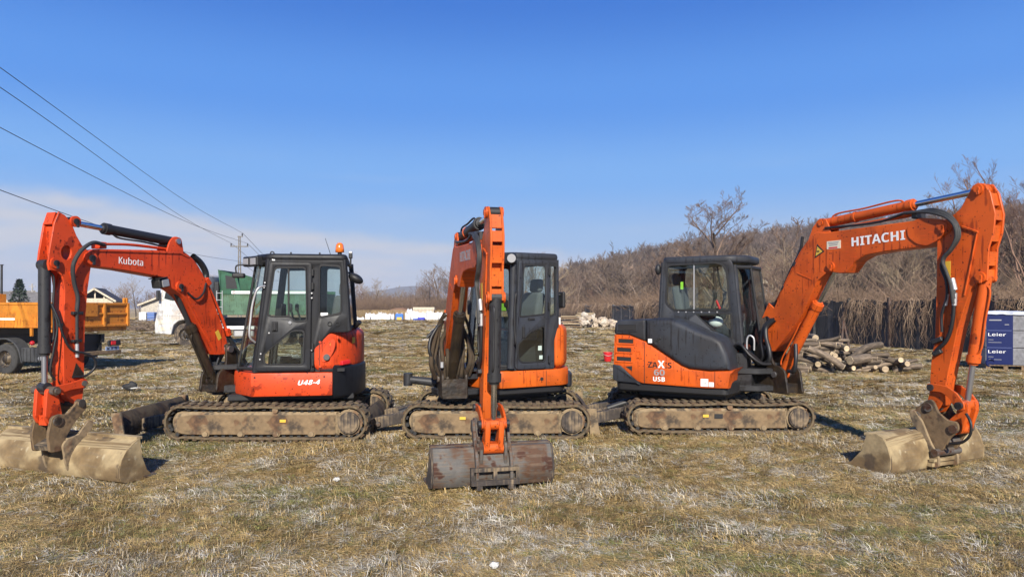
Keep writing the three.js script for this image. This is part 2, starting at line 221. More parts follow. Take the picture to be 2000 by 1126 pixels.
{ // dead grass: bent blades in tufts, straw, frosted grey or green
  function tuftGeo(seed, n, h, w, spread, len) { // blades lie over mostly one way, as trodden and frozen grass does
    const R = rng(seed), pos = [];
    for (let i = 0; i < n; i++) {
      const a = (R() + R() + R() - 1.5) * 2.6, b = R() * 6.283, r = spread * Math.sqrt(R()), bx = Math.cos(b) * r, bz = Math.sin(b) * r, up = R() < 0.05, hh = h * (up ? 0.9 + R() * 0.7 : 0.2 + R() * 0.55), ll = len * (up ? 0.4 + 0.3 * R() : 0.6 + R() * 0.9), dx = Math.cos(a), dz = Math.sin(a), sx = -dz, sz = dx, ww = w * (0.6 + 0.8 * R()), c = (R() - 0.5) * 0.7;
      const p = [[bx, -0.008, bz], [bx + dx * ll * 0.38, hh * 0.85, bz + dz * ll * 0.38], [bx + (dx + sx * c) * ll, hh * (up ? 1.3 : 0.25 + 0.6 * R()), bz + (dz + sz * c) * ll]], wid = [ww, ww * 0.9, 0.12 * ww];
      const q = p.map((e, k) => [[e[0] - sx * wid[k] / 2, e[1], e[2] - sz * wid[k] / 2], [e[0] + sx * wid[k] / 2, e[1] + (k === 1 ? ww * 0.3 : 0), e[2] + sz * wid[k] / 2]]);
      for (const t of [[q[0][0], q[0][1], q[1][1]], [q[0][0], q[1][1], q[1][0]], [q[1][0], q[1][1], q[2][1]]]) for (const v of t) pos.push(...v);
    }
    const g = new THREE.BufferGeometry(); g.setAttribute('position', new THREE.Float32BufferAttribute(pos, 3)); g.computeVertexNormals(); return g;
  }
  const gm = std(L(1, 1, 1), { roughness: 0.75 });
  const zones = [ // nearest and farthest distance, tufts per square metre, blades, height, width, spread, length
    [3.8, 6.4, 1150, 16, 0.030, 0.0030, 0.034, 0.095], [6.4, 9.5, 850, 16, 0.028, 0.0040, 0.040, 0.105], [9.5, 14, 420, 15, 0.025, 0.0058, 0.055, 0.12], [14, 24, 120, 16, 0.028, 0.010, 0.09, 0.15], [24, 44, 26, 18, 0.030, 0.020, 0.18, 0.24], [44, 100, 4, 20, 0.035, 0.045, 0.4, 0.5],
  ];
  const R = rng(4242), M4 = new THREE.Matrix4(), Q = new THREE.Quaternion(), E = new THREE.Euler(), C = new THREE.Color();
  zones.forEach(([d0, d1, dens, nb, h, w, sp, ln], zi) => {
    const half = (d) => d * 0.80 + 2.2, area = (d1 - d0) * (half(d0) + half(d1)), N = Math.round(area * dens), NV = 4;
    const geos = [0, 1, 2, 3].map((k) => tuftGeo(900 + zi * 10 + k, nb, h * [0.8, 1, 1.2, 1.0][k], w, sp, ln * [1, 0.8, 1.25, 1.0][k]));
    const ims = geos.map((g) => { const m = new THREE.InstancedMesh(g, gm, Math.ceil(N / NV)); m.name = numbered('grass'); m.castShadow = m.receiveShadow = true; return m; }), cnt = [0, 0, 0, 0];
    for (let i = 0; i < N; i++) {
      const d = d0 + (d1 - d0) * R(), x = (R() * 2 - 1) * half(d), z = -d, k = i % NV, c = cover(x, z), r1 = R(), r2 = R();
      const bare = Math.max(smooth(0.5, 1, c.earth) * 0.35, c.rut * 0.6); if (R() < bare) { continue; }
      let col = mix3(STRAW, TAN, r1); if (r2 < (zi < 3 ? 0.25 : 0.12) + 0.25 * c.earth) col = mix3(col, [0.12, 0.072, 0.034], 0.6 * R() + 0.2); if (R() < 0.15 + 0.6 * c.green) col = mix3(col, GREEN, 0.55 + 0.4 * R()); if (R() < 0.09 + 0.60 * c.frost) col = mix3(col, FROST, 0.4 + 0.6 * R());
      const s = (0.7 + 0.6 * R()) * (0.85 + 0.4 * c.frost) * (0.45 + 1.1 * fbm(x * 2.2, z * 2.2, 91, 3)), b = zi < 3 ? 0.38 + 1.25 * R() : 0.72 + 0.6 * R();
      E.set((R() - 0.5) * 0.3, 12 * fbm(x * 0.8, z * 0.8, 95, 3) + (R() - 0.5) * 1.6, (R() - 0.5) * 0.3); Q.setFromEuler(E); M4.compose(V(x, groundAt(x, z), z), Q, V(0.55 + 0.5 * s, s, 0.55 + 0.5 * s)); ims[k].setMatrixAt(cnt[k], M4); ims[k].setColorAt(cnt[k], C.setRGB(col[0] * b, col[1] * b, col[2] * b)); cnt[k]++;
    }
    ims.forEach((m, k) => { m.count = cnt[k]; tag(m, 'dry bent grass blades covering the field', 'grass', null, 'stuff'); scene.add(m); });
  });
}

// ---------------------------------------------------------------- excavators
// A frame is a place and a turn inside the machine: parts are drawn with x along it, y up, z towards its visible side.
const frameIn = (g, ox, od, deg) => ({ x: ox - g.position.x, z: -od - g.position.z, ry: deg * DEG });
function part(g, fr, name, geos, mat, s) { const m = mesh(g, name, geos, mat, s); m.position.set(fr.x, 0, fr.z); m.rotation.y = fr.ry; return m; }
const P3 = (pts, z) => pts.map((p) => [p[0], p[1], z]);

function track(g, fr, len, h, zc, w, dir, detailed) { // dir: 1 when the drive sprocket is at the +x end
  const r = h / 2 - 0.012, half = len / 2 - r, path = []; // belt line, with a slight sag between the upper rollers and a lifted toe at the idler
  const push = (x, y, nx, ny) => path.push([x, y, nx, ny]);
  for (let i = 0; i <= 22; i++) push(mix(-half, half, i / 22), 0.03 + (i < 3 ? (3 - i) * 0.006 : 0), 0, -1);
  for (let i = 1; i < 12; i++) { const a = -Math.PI / 2 + Math.PI * i / 12; push(half + r * Math.cos(a), 0.03 + r - 0.012 + r * Math.sin(a) * 0.98, Math.cos(a), Math.sin(a)); }
  for (let i = 0; i <= 22; i++) { const x = mix(half, -half, i / 22), sag = -0.022 * Math.sin(Math.PI * clamp((x + half) / half)) - 0.026 * Math.sin(Math.PI * clamp(x / half)); push(x, 0.006 + 2 * r + sag * 0.8, 0, 1); }
  for (let i = 1; i < 12; i++) { const a = Math.PI / 2 + Math.PI * i / 12; push(-half + r * Math.cos(a), 0.03 + r - 0.012 + r * Math.sin(a) * 0.98, Math.cos(a), Math.sin(a)); }
  const t = 0.032, outer = path.map((p) => [p[0], p[1]]), inner = path.map((p) => [p[0] - p[2] * t, p[1] - p[3] * t]).reverse();
  const belt = part(g, fr, 'rubber_track', prism(outer, zc - w / 2, zc + w / 2, 0.012, [inner], 2), MAT.trackRubber, 1.3);
  // lugs of the tread, one by one
  const lugs = [], seg = []; let L0 = 0; for (let i = 0; i < path.length; i++) { const a = path[i], b = path[(i + 1) % path.length], l = Math.hypot(b[0] - a[0], b[1] - a[1]); seg.push([L0, l, a, b]); L0 += l; }
  const n = Math.round(L0 / 0.105), lug = join(rbox(0.058, 0.024, w * 0.46, 0.008, 0, 0, 0, 0, 0, 0, 1)), merged = [];
  for (let k = 0; k < n; k++) for (const side of [-1, 1]) {
    const s = ((k + (side > 0 ? 0.5 : 0)) / n * L0) % L0, q = seg.find((e) => s < e[0] + e[1]) ?? seg[seg.length - 1], f = (s - q[0]) / q[1], x = mix(q[2][0], q[3][0], f), y = mix(q[2][1], q[3][1], f), nx = mix(q[2][2], q[3][2], f), ny = mix(q[2][3], q[3][3], f), l = Math.hypot(nx, ny);
    if (detailed && side > 0) { const m = share(belt, 'tread_lug', lug, MAT.trackRubber); m.position.set(x + nx / l * 0.007, y + ny / l * 0.007, zc + side * w * 0.25); m.rotation.z = Math.atan2(ny, nx) - Math.PI / 2; }
    else merged.push(at(lug.clone(), x + nx / l * 0.007, y + ny / l * 0.007, zc + side * w * 0.25, 0, 0, Math.atan2(ny, nx) - Math.PI / 2));
  }
  mesh(belt, 'tread_lugs', merged, MAT.trackRubber);
  const teeth = []; for (let k = 0; k < n; k++) { const s = (k + 0.3) / n * L0, q = seg.find((e) => s < e[0] + e[1]) ?? seg[seg.length - 1], a = Math.atan2(q[2][3], q[2][2]); teeth.push(at(rbox(0.045, 0.04, w * 0.78, 0.006, 0, 0, 0, 0, 0, 0, 1), q[2][0] - q[2][2] * 0.046 + (q[3][0] - q[2][0]) * 0.3, q[2][1] - q[2][3] * 0.046, zc, 0, 0, a - Math.PI / 2)); }
  mesh(belt, 'drive_teeth', teeth, MAT.rubber);
  // track frame and wheels
  const zf = zc + w / 2 - 0.03, e = half * dir, top = 2 * r - 0.075, fy = [0.085, top];
  const fo = rounded([[-half - 0.12 * (dir > 0 ? 1 : 0), fy[0] + 0.03], [-half, fy[0]], [half, fy[0]], [half + 0.12 * (dir < 0 ? 1 : 0), fy[0] + 0.03], [half + 0.12 * (dir < 0 ? 1 : 0), fy[1] - 0.04], [half - 0.05, fy[1]], [-half + 0.05, fy[1]], [-half - 0.12 * (dir > 0 ? 1 : 0), fy[1] - 0.04]], 0.05);
  const clip = (x) => dir > 0 ? Math.min(x, half - 0.13) : Math.max(x, -half + 0.13);
  const fr2 = part(g, fr, 'track_frame', [prism(fo.map(([x, y]) => [clip(x), y]), zf - 0.30, zf, 0.03)], MAT.mud, 1.1);
  mesh(fr2, 'frame_plate', prism(fo.map(([x, y]) => [clip(x) * 0.955, fy[0] + 0.012 + (y - fy[0]) * 0.84]), zf - 0.004, zf + 0.012, 0.005), MAT.plateMud);
  mesh(fr2, 'sprocket', [pin(e, r + 0.02, zc - 0.12, zc + w / 2 - 0.055, r - 0.085, 24), ring(e, r + 0.02, zf - 0.05, zf - 0.005, r * 0.44, r - 0.06, 26)], MAT.mud);
  mesh(fr2, 'drive_motor', [pin(e, r + 0.02, zf - 0.04, zf + 0.035, r * 0.60, 26), pin(e, r + 0.02, zf + 0.03, zf + 0.05, r * 0.52, 26)], MAT.mudThin);
  for (let k = 0; k < 8; k++) { const a = k / 8 * 6.283; mesh(fr2, 'bolt', pin(e + Math.cos(a) * r * 0.72, r + 0.02 + Math.sin(a) * r * 0.72, zf - 0.01, zf + 0.006, 0.011, 6), MAT.mud); }
  mesh(fr2, 'idler_wheel', ring(-e, r + 0.015, zc - 0.1, zf - 0.06, 0.05, r - 0.075, 28), MAT.mud);
  for (let k = 0; k < 4; k++) mesh(fr2, 'roller', [pin(mix(-half * 0.72, half * 0.55, k / 3), 0.115, zc - 0.13, zf + 0.01, 0.052, 14), pin(mix(-half * 0.72, half * 0.55, k / 3), 0.105, zf - 0.01, zf + 0.028, 0.032, 10)], MAT.mud);
  mesh(fr2, 'carrier_roller', [pin(0.12 * dir, 2 * r - 0.052, zc - 0.13, zf + 0.02, 0.036, 12)], MAT.mud);
  return { belt, fr: fr2, zf };
}
function blade(g, fr, x, z0, z1, h, side) { // dozer blade at x, side -1 when it faces -x
  const s = side, prof = [[0, 0], [0.05 * s, 0.0], [0.03 * s, h * 0.25], [0.025 * s, h * 0.55], [0.06 * s, h * 0.85], [0.09 * s, h], [0.055 * s, h], [0.0, h * 0.8], [-0.03 * s, h * 0.5], [-0.02 * s, h * 0.2]].map(([a, b]) => [x + a, b + 0.02]);
  const b = part(g, fr, 'dozer_blade', prism(prof, z0, z1, 0.004), MAT.darkMud);
  for (const [za, zb] of [[z1 - 0.02, z1 + 0.012], [z0 - 0.012, z0 + 0.02]]) mesh(b, 'side_plate', prism(rounded([[x - 0.085 * s, 0.0], [x + 0.055 * s, 0.0], [x + 0.06 * s, h * 0.5], [x + 0.10 * s, h + 0.035], [x - 0.03 * s, h + 0.04], [x - 0.055 * s, h * 0.5]], 0.02), za, zb, 0.004), MAT.mud);
  const end = x - s * 0.62;
  for (const z of [mix(z0, z1, 0.30), mix(z0, z1, 0.70)]) { const a = part(g, fr, 'blade_arm', [prism(rounded([[x - 0.02 * s, 0.05], [x - 0.02 * s, 0.21], [end, 0.32], [end, 0.19]], 0.02), z - 0.05, z + 0.05, 0.008)], MAT.mudThin); mesh(a, 'pivot_pin', pin(x - 0.08 * s, 0.13, z - 0.09, z + 0.09, 0.03), MAT.rust); }
  const c = part(g, fr, 'blade_cylinder', rod([x - s * 0.30, 0.22, (z0 + z1) / 2], [end - s * 0.1, 0.36, (z0 + z1) / 2], 0.045), MAT.blackWorn); mesh(c, 'piston_rod', rod([x - s * 0.02, 0.15, (z0 + z1) / 2], [x - s * 0.32, 0.225, (z0 + z1) / 2], 0.024), MAT.mudThin);
}
function carBody(g, fr, z0, z1) {
  const b = part(g, fr, 'undercarriage_body', [prism(rounded([[-0.55, 0.2], [0.55, 0.2], [0.45, 0.4], [-0.45, 0.4]], 0.05), z0, z1, 0.02)], MAT.darkMud);
  mesh(b, 'slewing_ring', rod([0, 0.38, (z0 + z1) / 2], [0, 0.56, (z0 + z1) / 2], 0.42, 0.42, 32), MAT.black);
}
function hydraulic(g, fr, names, a, b, z, rb, rr, split, mb, mr = MAT.chrome) { // barrel from a, rod to b
  const d = [b[0] - a[0], b[1] - a[1]], at2 = (t) => [a[0] + d[0] * t, a[1] + d[1] * t, z], len = Math.hypot(...d), e = 0.05 / len;
  const barrel = part(g, fr, names, [rod(at2(0.0), at2(split), rb, rb, 20), rod(at2(split - e), at2(split + e * 0.5), rb * 1.16, rb * 1.16, 20), rod(at2(split + e * 0.5), at2(split + e), rb * 0.9, rb * 0.8, 20), pin(a[0], a[1], z - rb * 0.95, z + rb * 0.95, rb * 0.98, 18)], mb);
  mesh(barrel, 'piston_rod', rod(at2(split), at2(1), rr, rr, 18), mr);
  mesh(barrel, 'rod_eye', pin(b[0], b[1], z - rb * 0.85, z + rb * 0.85, rb * 0.92, 18), mb);
  const nrm = [-d[1] / len, d[0] / len], off = (t, k) => [a[0] + d[0] * t + nrm[0] * k, a[1] + d[1] * t + nrm[1] * k, z + rb * 0.5];
  mesh(barrel, 'oil_pipe', tube([off(0.06, rb * 0.6), off(0.08, rb * 1.25), off(split * 0.5, rb * 1.3), off(split - 2.2 * e, rb * 1.25), off(split - 1.4 * e, rb * 0.7)], 0.011, 6), mb);
  return barrel;
}
function bossPins(parent, list, half, mat, pm = mat) { for (const [x, y, r] of list) { mesh(parent, 'pin_boss', [pin(x, y, half - 0.004, half + 0.022, r, 22), pin(x, y, -half - 0.022, -half + 0.004, r, 22)], mat); mesh(parent, 'pin', [pin(x, y, half + 0.01, half + 0.036, r * 0.55, 14), rbox(r * 0.5, r * 1.5, 0.012, 0.004, x + r * 0.25, y - r * 0.3, half + 0.03)], pm); } }
function bucket(g, fr, prof, z0, z1, matShell, matEnd, th = 0.022) { // prof: outer line from the upper lip round the back to the cutting edge
  const n = prof.length, cx = prof.reduce((s, p) => s + p[0], 0) / n, cy = 0.17, inn = prof.map(([x, y]) => { const l = Math.hypot(cx - x, cy - y) || 1; return [x + (cx - x) / l * th, y + (cy - y) / l * th]; }).reverse();
  const b = part(g, fr, 'bucket', prism([...prof, ...inn], z0, z1, 0.004), matShell, 0.9);
  const a = prof[0], e = prof[n - 1], mid = [[mix(a[0], e[0], 0.15), mix(a[1], e[1], 0.45)], [mix(a[0], e[0], 0.5), mix(a[1], e[1], 0.8)]], end = [...prof, ...mid.reverse()];
  mesh(b, 'end_plate', prism(end, z1, z1 + 0.02, 0.004), matEnd); mesh(b, 'end_plate', prism(end, z0 - 0.02, z0, 0.004), matEnd);
  const s = Math.sign(e[0] - prof[n - 2][0]); mesh(b, 'cutting_edge', [box(0.16, 0.024, z1 - z0 + 0.05, e[0] - s * 0.05, e[1] + 0.016, (z0 + z1) / 2, 0, 0, 0)], MAT.rust);
  mesh(b, 'lip_bar', [rbox(0.07, 0.035, z1 - z0 + 0.03, 0.008, a[0] - Math.sign(prof[1][0] - a[0]) * 0.0, a[1] - 0.004, (z0 + z1) / 2)], matShell);
  return b;
}
// cab: near and far walls with window openings, roof, corner posts, panes, seat and controls
function cabShell(g, fr, o) {
  const { side, zN, zF, holes, mat, front, rear, roofPlan, roofY, rim = 0.045, farHoles = [] } = o;
  const wall = part(g, fr, 'cab', [prism(side, zN - rim, zN, 0.012, holes.map((h) => h.pts.slice().reverse()), 2), prism(side, zF, zF + rim, 0.012, [...holes.filter((h) => !h.nearOnly).map((h) => h.pts), ...farHoles].map((h) => h.slice().reverse()), 2)], mat);
  for (const h of farHoles) mesh(wall, 'window_pane', prism(inset(h, -0.006), zF + 0.02, zF + 0.026, 0), MAT.glass);
  for (const h of holes) { if (!h.door) { mesh(wall, 'window_pane', prism(inset(h.pts, -0.006), zN - 0.028, zN - 0.022, 0), MAT.glass); mesh(wall, 'window_seal', prism(inset(h.pts, -0.012), zN - 0.004, zN + 0.006, 0.002, [inset(h.pts, 0.018).slice().reverse()]), MAT.trim); } if (!h.nearOnly) mesh(wall, 'window_pane', prism(inset(h.pts, -0.006), zF + 0.02, zF + 0.026, 0), MAT.glass); }
  mesh(wall, 'roof', plan(roofPlan, roofY[0], roofY[1], 0.04, 3), mat);
  mesh(wall, 'cab_floor', box(o.floor[1] - o.floor[0], 0.04, zN - zF - 2 * rim, (o.floor[0] + o.floor[1]) / 2, o.floor[2], (zN + zF) / 2), MAT.trim);
  // posts and glass across the front and the rear: each is a list of [x, z] at the bottom and at the top
  for (const [what, f] of [['windscreen', front], ['rear_window', rear]]) {
    const n = f.low.length; for (let i = 0; i < n - 1; i++) { const a = [f.low[i][0], f.y0, f.low[i][1]], b = [f.low[i + 1][0], f.y0, f.low[i + 1][1]], c = [f.top[i + 1][0], f.y1, f.top[i + 1][1]], d = [f.top[i][0], f.y1, f.top[i][1]]; mesh(wall, what, slab(a, b, c, d, 0.006), f.dark ? MAT.darkGlass : MAT.glass);
      mesh(wall, 'window_frame', rod(a, b, 0.022, 0.022, 8), MAT.trim); mesh(wall, 'window_frame', rod(d, c, 0.028, 0.028, 8), MAT.trim); }
    for (let i = 0; i < n; i++) mesh(wall, 'post', rod([f.low[i][0], f.y0 - 0.04, f.low[i][1]], [f.top[i][0], f.y1 + 0.03, f.top[i][1]], i === 0 || i === n - 1 ? 0.034 : 0.016, undefined, 10), i === 0 || i === n - 1 ? mat : MAT.trim);
  }
  return wall;
}
function cabInside(g, fr, x, y, z, face) { // face: -1 looks towards -x
  const s = part(g, fr, 'operator_seat', [rbox(0.46, 0.13, 0.46, 0.05, x, y, z), rbox(0.13, 0.58, 0.44, 0.05, x - face * 0.25, y + 0.30, z, 0, 0, face * 0.16), rbox(0.09, 0.18, 0.26, 0.04, x - face * 0.33, y + 0.68, z, 0, 0, face * 0.1)], MAT.seatGrey);
  mesh(s, 'seat_base', box(0.4, 0.3, 0.38, x, y - 0.2, z), MAT.seat);
  for (const k of [-1, 1]) { mesh(s, 'arm_console', rbox(0.42, 0.16, 0.11, 0.03, x + face * 0.12, y + 0.17, z + k * 0.31), MAT.seat); mesh(s, 'joystick', [rod([x + face * 0.26, y + 0.22, z + k * 0.31], [x + face * 0.31, y + 0.40, z + k * 0.30], 0.014), rbox(0.05, 0.1, 0.05, 0.02, x + face * 0.315, y + 0.43, z + k * 0.30)], MAT.seat); }
  mesh(s, 'travel_lever', [rod([x + face * 0.62, y - 0.35, z + 0.1], [x + face * 0.56, y + 0.25, z + 0.1], 0.012), rod([x + face * 0.62, y - 0.35, z - 0.1], [x + face * 0.56, y + 0.25, z - 0.1], 0.012)], MAT.trim);
  mesh(s, 'monitor', [rbox(0.05, 0.2, 0.16, 0.015, x + face * 0.50, y + 0.38, z - 0.36)], MAT.seat);
}

// ===== left machine: red-orange, black cab, boom swung towards the camera
{
  const g = thing('excavator', 'red-orange mini excavator at left with black cab, amber beacon and wide mud-caked bucket', 'excavator', [-3.07, 0, -9.88], 0, 'mini excavators parked in a row');
  const U = frameIn(g, -3.07, 9.88, 0), H = frameIn(g, -3.07, 9.88, 9), B = frameIn(g, -3.88, 9.5, 69);
  track(g, U, 2.53, 0.475, 0.78, 0.40, 1, true); track(g, U, 2.53, 0.475, -0.78, 0.40, 1, false); carBody(g, U, -0.62, 0.62);
  mesh(g.children.find((c) => c.name === 'track_frame'), 'warning_label', box(0.075, 0.036, 0.003, 0.22, 0.27, 0.978), MAT.decalYellow);
  blade(g, U, -1.86, -0.95, 0.90, 0.32, -1);
  // upper body
  const skirt = part(g, H, 'house_skirt', plan([[-0.345, 0.85], [-0.6, 0.48], [-0.72, 0.1], [-0.72, -0.6], [-0.4, -0.85], [0.65, -0.85], [0.65, 0.85]], 0.555, 0.853, 0.018, 2), MAT.redOrangeWorn);
  mesh(skirt, 'model_lettering', lettering('U48-4', fontBold, [0.22, 0.695], 0.27, 0.062, 0.03, 0.851, 0.35), MAT.white);
  for (const [x, y] of [[0.55, 0.80], [-0.30, 0.80]]) mesh(skirt, 'bolt', pin(x, y, 0.845, 0.858, 0.012, 8), MAT.black);
  part(g, H, 'slew_deck', plan([[-0.68, 0.6], [-0.7, -0.6], [0.9, -0.6], [0.9, 0.6]], 0.47, 0.56, 0.02), MAT.black);
  const tail = [[0.655, 0.855], [0.76, 0.76], [0.89, 0.58], [0.98, 0.34], [1.03, 0.0], [0.98, -0.34], [0.89, -0.58], [0.76, -0.76], [0.655, -0.85]];
  const cw = part(g, H, 'counterweight', plan(tail, 0.51, 0.945, 0.05, 3), MAT.cabBlack);
  mesh(cw, 'tail_lamp', rbox(0.16, 0.055, 0.05, 0.012, 0.80, 0.965, 0.70, 0, 0.93, 0.10), MAT.redPlastic);
  const coverPlan = [[0.43, 0.85], [0.64, 0.835], [0.78, 0.72], [0.90, 0.54], [0.975, 0.32], [1.01, 0], [0.975, -0.32], [0.9, -0.54], [0.78, -0.72], [0.64, -0.84], [0.43, -0.85]];
  const cov = part(g, H, 'engine_cover', [plan(coverPlan, 0.86, 1.40, 0.10, 5)], MAT.redOrange);
  const rec = []; for (let i = 0; i < 18; i++) { const a = i / 18 * 6.283; const ex = 0.075 * Math.cos(a), ey = 0.165 * Math.sin(a); rec.push([0.60 + ex * 0.82 + ey * 0.42, 1.13 + ey * 0.9 - ex * 0.35]); }
  mesh(cov, 'cap_recess', prism(rec, 0.838, 0.853, 0.006, [inset(rec, 0.018).slice().reverse()]), MAT.redOrange); mesh(cov, 'recess_floor', prism(inset(rec, 0.014), 0.836, 0.842, 0), MAT.redOrangeWorn);
  mesh(cov, 'fuel_cap', [at(new THREE.CylinderGeometry(0.04, 0.045, 0.03, 14), 0.58, 1.045, 0.855, Math.PI / 2 - 0.2)], MAT.black);
  mesh(cov, 'cover_seam', [box(0.006, 0.47, 0.006, 0.49, 1.10, 0.852), box(0.16, 0.006, 0.006, 0.56, 0.90, 0.852)], MAT.black);
  for (const [x, y] of [[0.50, 1.24], [0.50, 0.93], [0.72, 1.30]]) mesh(cov, 'lock', [pin(x, y, 0.83, 0.862, 0.016, 12)], MAT.redOrange);
  mesh(cov, 'warning_label', box(0.07, 0.036, 0.003, 0.655, 1.21, 0.838, 0, 0.45), MAT.decalYellow); mesh(cov, 'paper_label', box(0.045, 0.034, 0.003, 0.655, 1.165, 0.838, 0, 0.45), MAT.decalCream); mesh(cov, 'paper_label', box(0.055, 0.075, 0.003, 0.90, 1.25, 0.565, 0, 0.98), MAT.decalYellow);
  mesh(cov, 'exhaust_pipe', [rod([0.86, 1.38, 0.3], [0.97, 1.49, 0.38], 0.036, 0.034, 12)], MAT.black);
  // cab
  const doorUp = [[-0.054, 2.19], [0.33, 2.195], [0.345, 1.5], [0.20, 1.49], [0.15, 1.555], [-0.145, 1.565]], doorLow = [[-0.20, 1.085], [0.16, 1.395], [0.315, 1.395], [0.30, 0.95], [-0.185, 0.955]], door = [[-0.29, 0.875], [-0.125, 2.245], [0.405, 2.245], [0.385, 0.875]], rw = [[0.495, 2.225], [0.755, 2.21], [0.762, 1.60], [0.487, 1.55]];
  const sideK = rounded([[-0.305, 0.858], [-0.135, 2.26], [-0.10, 2.31], [0.79, 2.29], [0.862, 1.56], [0.862, 1.36], [0.62, 1.36], [0.44, 1.15], [0.43, 0.858]], 0.03);
  const farWin = [[-0.05, 2.19], [0.36, 2.2], [0.345, 1.0], [-0.19, 1.0]];
  const cab = cabShell(g, H, { side: sideK, zN: 0.85, zF: -0.17, mat: MAT.cabBlack, floor: [-0.3, 0.8, 0.88], farHoles: [rounded(farWin, 0.05)], holes: [{ pts: rounded(inset(door, 0.06), 0.03), door: true, nearOnly: true }, { pts: rounded(rw, 0.04) }],
    front: { low: [[-0.305, 0.82], [-0.56, 0.56], [-0.60, 0.1], [-0.50, -0.15]], top: [[-0.135, 0.82], [-0.33, 0.56], [-0.36, 0.1], [-0.28, -0.15]], y0: 0.9, y1: 2.26 }, rear: { low: [[0.86, 0.82], [0.88, -0.14]], top: [[0.80, 0.82], [0.82, -0.14]], y0: 1.42, y1: 2.26 },
    roofPlan: rounded([[-0.15, 0.86], [-0.35, 0.58], [-0.40, 0.1], [-0.3, -0.18], [0.8, -0.18], [0.84, 0.86]], 0.08), roofY: [2.265, 2.36] });
  const dr = part(g, H, 'door', prism(rounded(door, 0.05), 0.85, 0.878, 0.012, [rounded(doorUp, 0.05).reverse(), rounded(doorLow, 0.04).reverse()], 2), MAT.cabBlack);
  for (const p of [doorUp, doorLow]) { const q = rounded(p, 0.05); mesh(dr, 'window_pane', prism(inset(q, -0.01), 0.856, 0.861, 0), MAT.glass); mesh(dr, 'window_seal', prism(inset(q, -0.004), 0.872, 0.884, 0.003, [inset(q, 0.022).reverse()]), MAT.trim); }
  mesh(dr, 'sliding_bar', box(0.022, 0.64, 0.012, 0.115, 1.875, 0.868), MAT.trim);
  mesh(dr, 'door_handle', [rbox(0.075, 0.125, 0.02, 0.01, -0.05, 1.44, 0.884), rbox(0.04, 0.10, 0.03, 0.01, -0.05, 1.44, 0.896)], MAT.trim); mesh(dr, 'lock', pin(0.135, 1.49, 0.878, 0.892, 0.02, 12), MAT.steel);
  for (const y of [2.12, 1.95, 1.18, 0.98]) mesh(dr, 'hinge', rbox(0.03, 0.09, 0.03, 0.008, 0.41, y, 0.875), MAT.trim);
  for (const [x, y] of [[-0.17, 1.99], [-0.18, 1.93], [-0.12, 1.36], [-0.22, 1.1], [-0.23, 1.03], [0.40, 1.86], [0.40, 1.80], [0.40, 1.14]]) mesh(dr, 'bolt', pin(x, y, 0.876, 0.887, 0.010, 8), MAT.galv);
  // far wall of the cab has the same door glass
  cabInside(g, H, 0.42, 1.25, 0.34, -1);
  mesh(cab, 'grab_rail', tube([[-0.17, 1.95, 0.87], [-0.24, 1.92, 0.93], [-0.30, 1.76, 0.93], [-0.33, 1.55, 0.93], [-0.34, 1.31, 0.93], [-0.29, 1.24, 0.87]], 0.014, 8), MAT.galv);
  for (const [x, z] of [[-0.42, 0.55], [-0.30, 0.70]]) { mesh(cab, 'work_light', [rbox(0.10, 0.13, 0.17, 0.02, x, 2.27, z, 0, 0.7)], MAT.black); mesh(cab, 'lamp_lens', rbox(0.012, 0.085, 0.12, 0.004, x - 0.042, 2.265, z + 0.036, 0, 0.7), MAT.decalGrey); }
  mesh(cab, 'mirror_arm', tube([[-0.30, 2.20, 0.74], [-0.44, 2.215, 0.80], [-0.53, 2.20, 0.80], [-0.53, 2.10, 0.80]], 0.010, 6), MAT.black); mesh(cab, 'mirror', rbox(0.15, 0.06, 0.10, 0.02, -0.50, 2.08, 0.80), MAT.black);
  mesh(cab, 'beacon_stem', rod([0.70, 2.33, 0.3], [0.70, 2.43, 0.3], 0.032, 0.028), MAT.black); mesh(cab, 'beacon', at(new THREE.LatheGeometry([[0.001, 0.13], [0.03, 0.125], [0.05, 0.10], [0.058, 0.05], [0.06, 0.0], [0.02, -0.005]].map((p) => new THREE.Vector2(...p)), 18), 0.70, 2.425, 0.3), MAT.amber);
  mesh(cab, 'tail_light', [rod([0.86, 2.24, 0.55], [0.86, 2.42, 0.55], 0.012), rbox(0.05, 0.07, 0.05, 0.012, 0.86, 2.36, 0.55)], MAT.black); mesh(cab, 'lamp_lens', rbox(0.05, 0.03, 0.055, 0.01, 0.86, 2.405, 0.55), MAT.galv);
  mesh(cab, 'antenna', rod([0.60, 2.35, 0.4], [0.52, 2.60, 0.4], 0.0045, 0.003, 5), MAT.black);
  mesh(cab, 'rear_mirror', [rod([0.82, 2.14, 0.6], [0.92, 2.10, 0.6], 0.012), at(new THREE.SphereGeometry(1, 14, 10).scale(0.105, 0.06, 0.09), 0.93, 2.06, 0.6, 0, 0, -0.5)], MAT.black);
  mesh(cab, 'roof_lug', [ring(-0.10, 2.365, 0.76, 0.775, 0.014, 0.03, 14), rbox(0.022, 0.04, 0.02, 0.006, 0.12, 2.37, 0.7), rbox(0.022, 0.04, 0.02, 0.006, 0.48, 2.37, 0.7)], MAT.black); mesh(cab, 'white_sticker', box(0.035, 0.03, 0.003, -0.07, 2.285, 0.853), MAT.white); mesh(cab, 'instruction_sticker', box(0.09, 0.045, 0.003, 0.55, 1.59, 0.842), MAT.white);
  for (const x of [0.62, 0.72]) mesh(cab, 'vent_ring', ring(x, 1.47, 0.848, 0.862, 0.02, 0.03, 14), MAT.trim);
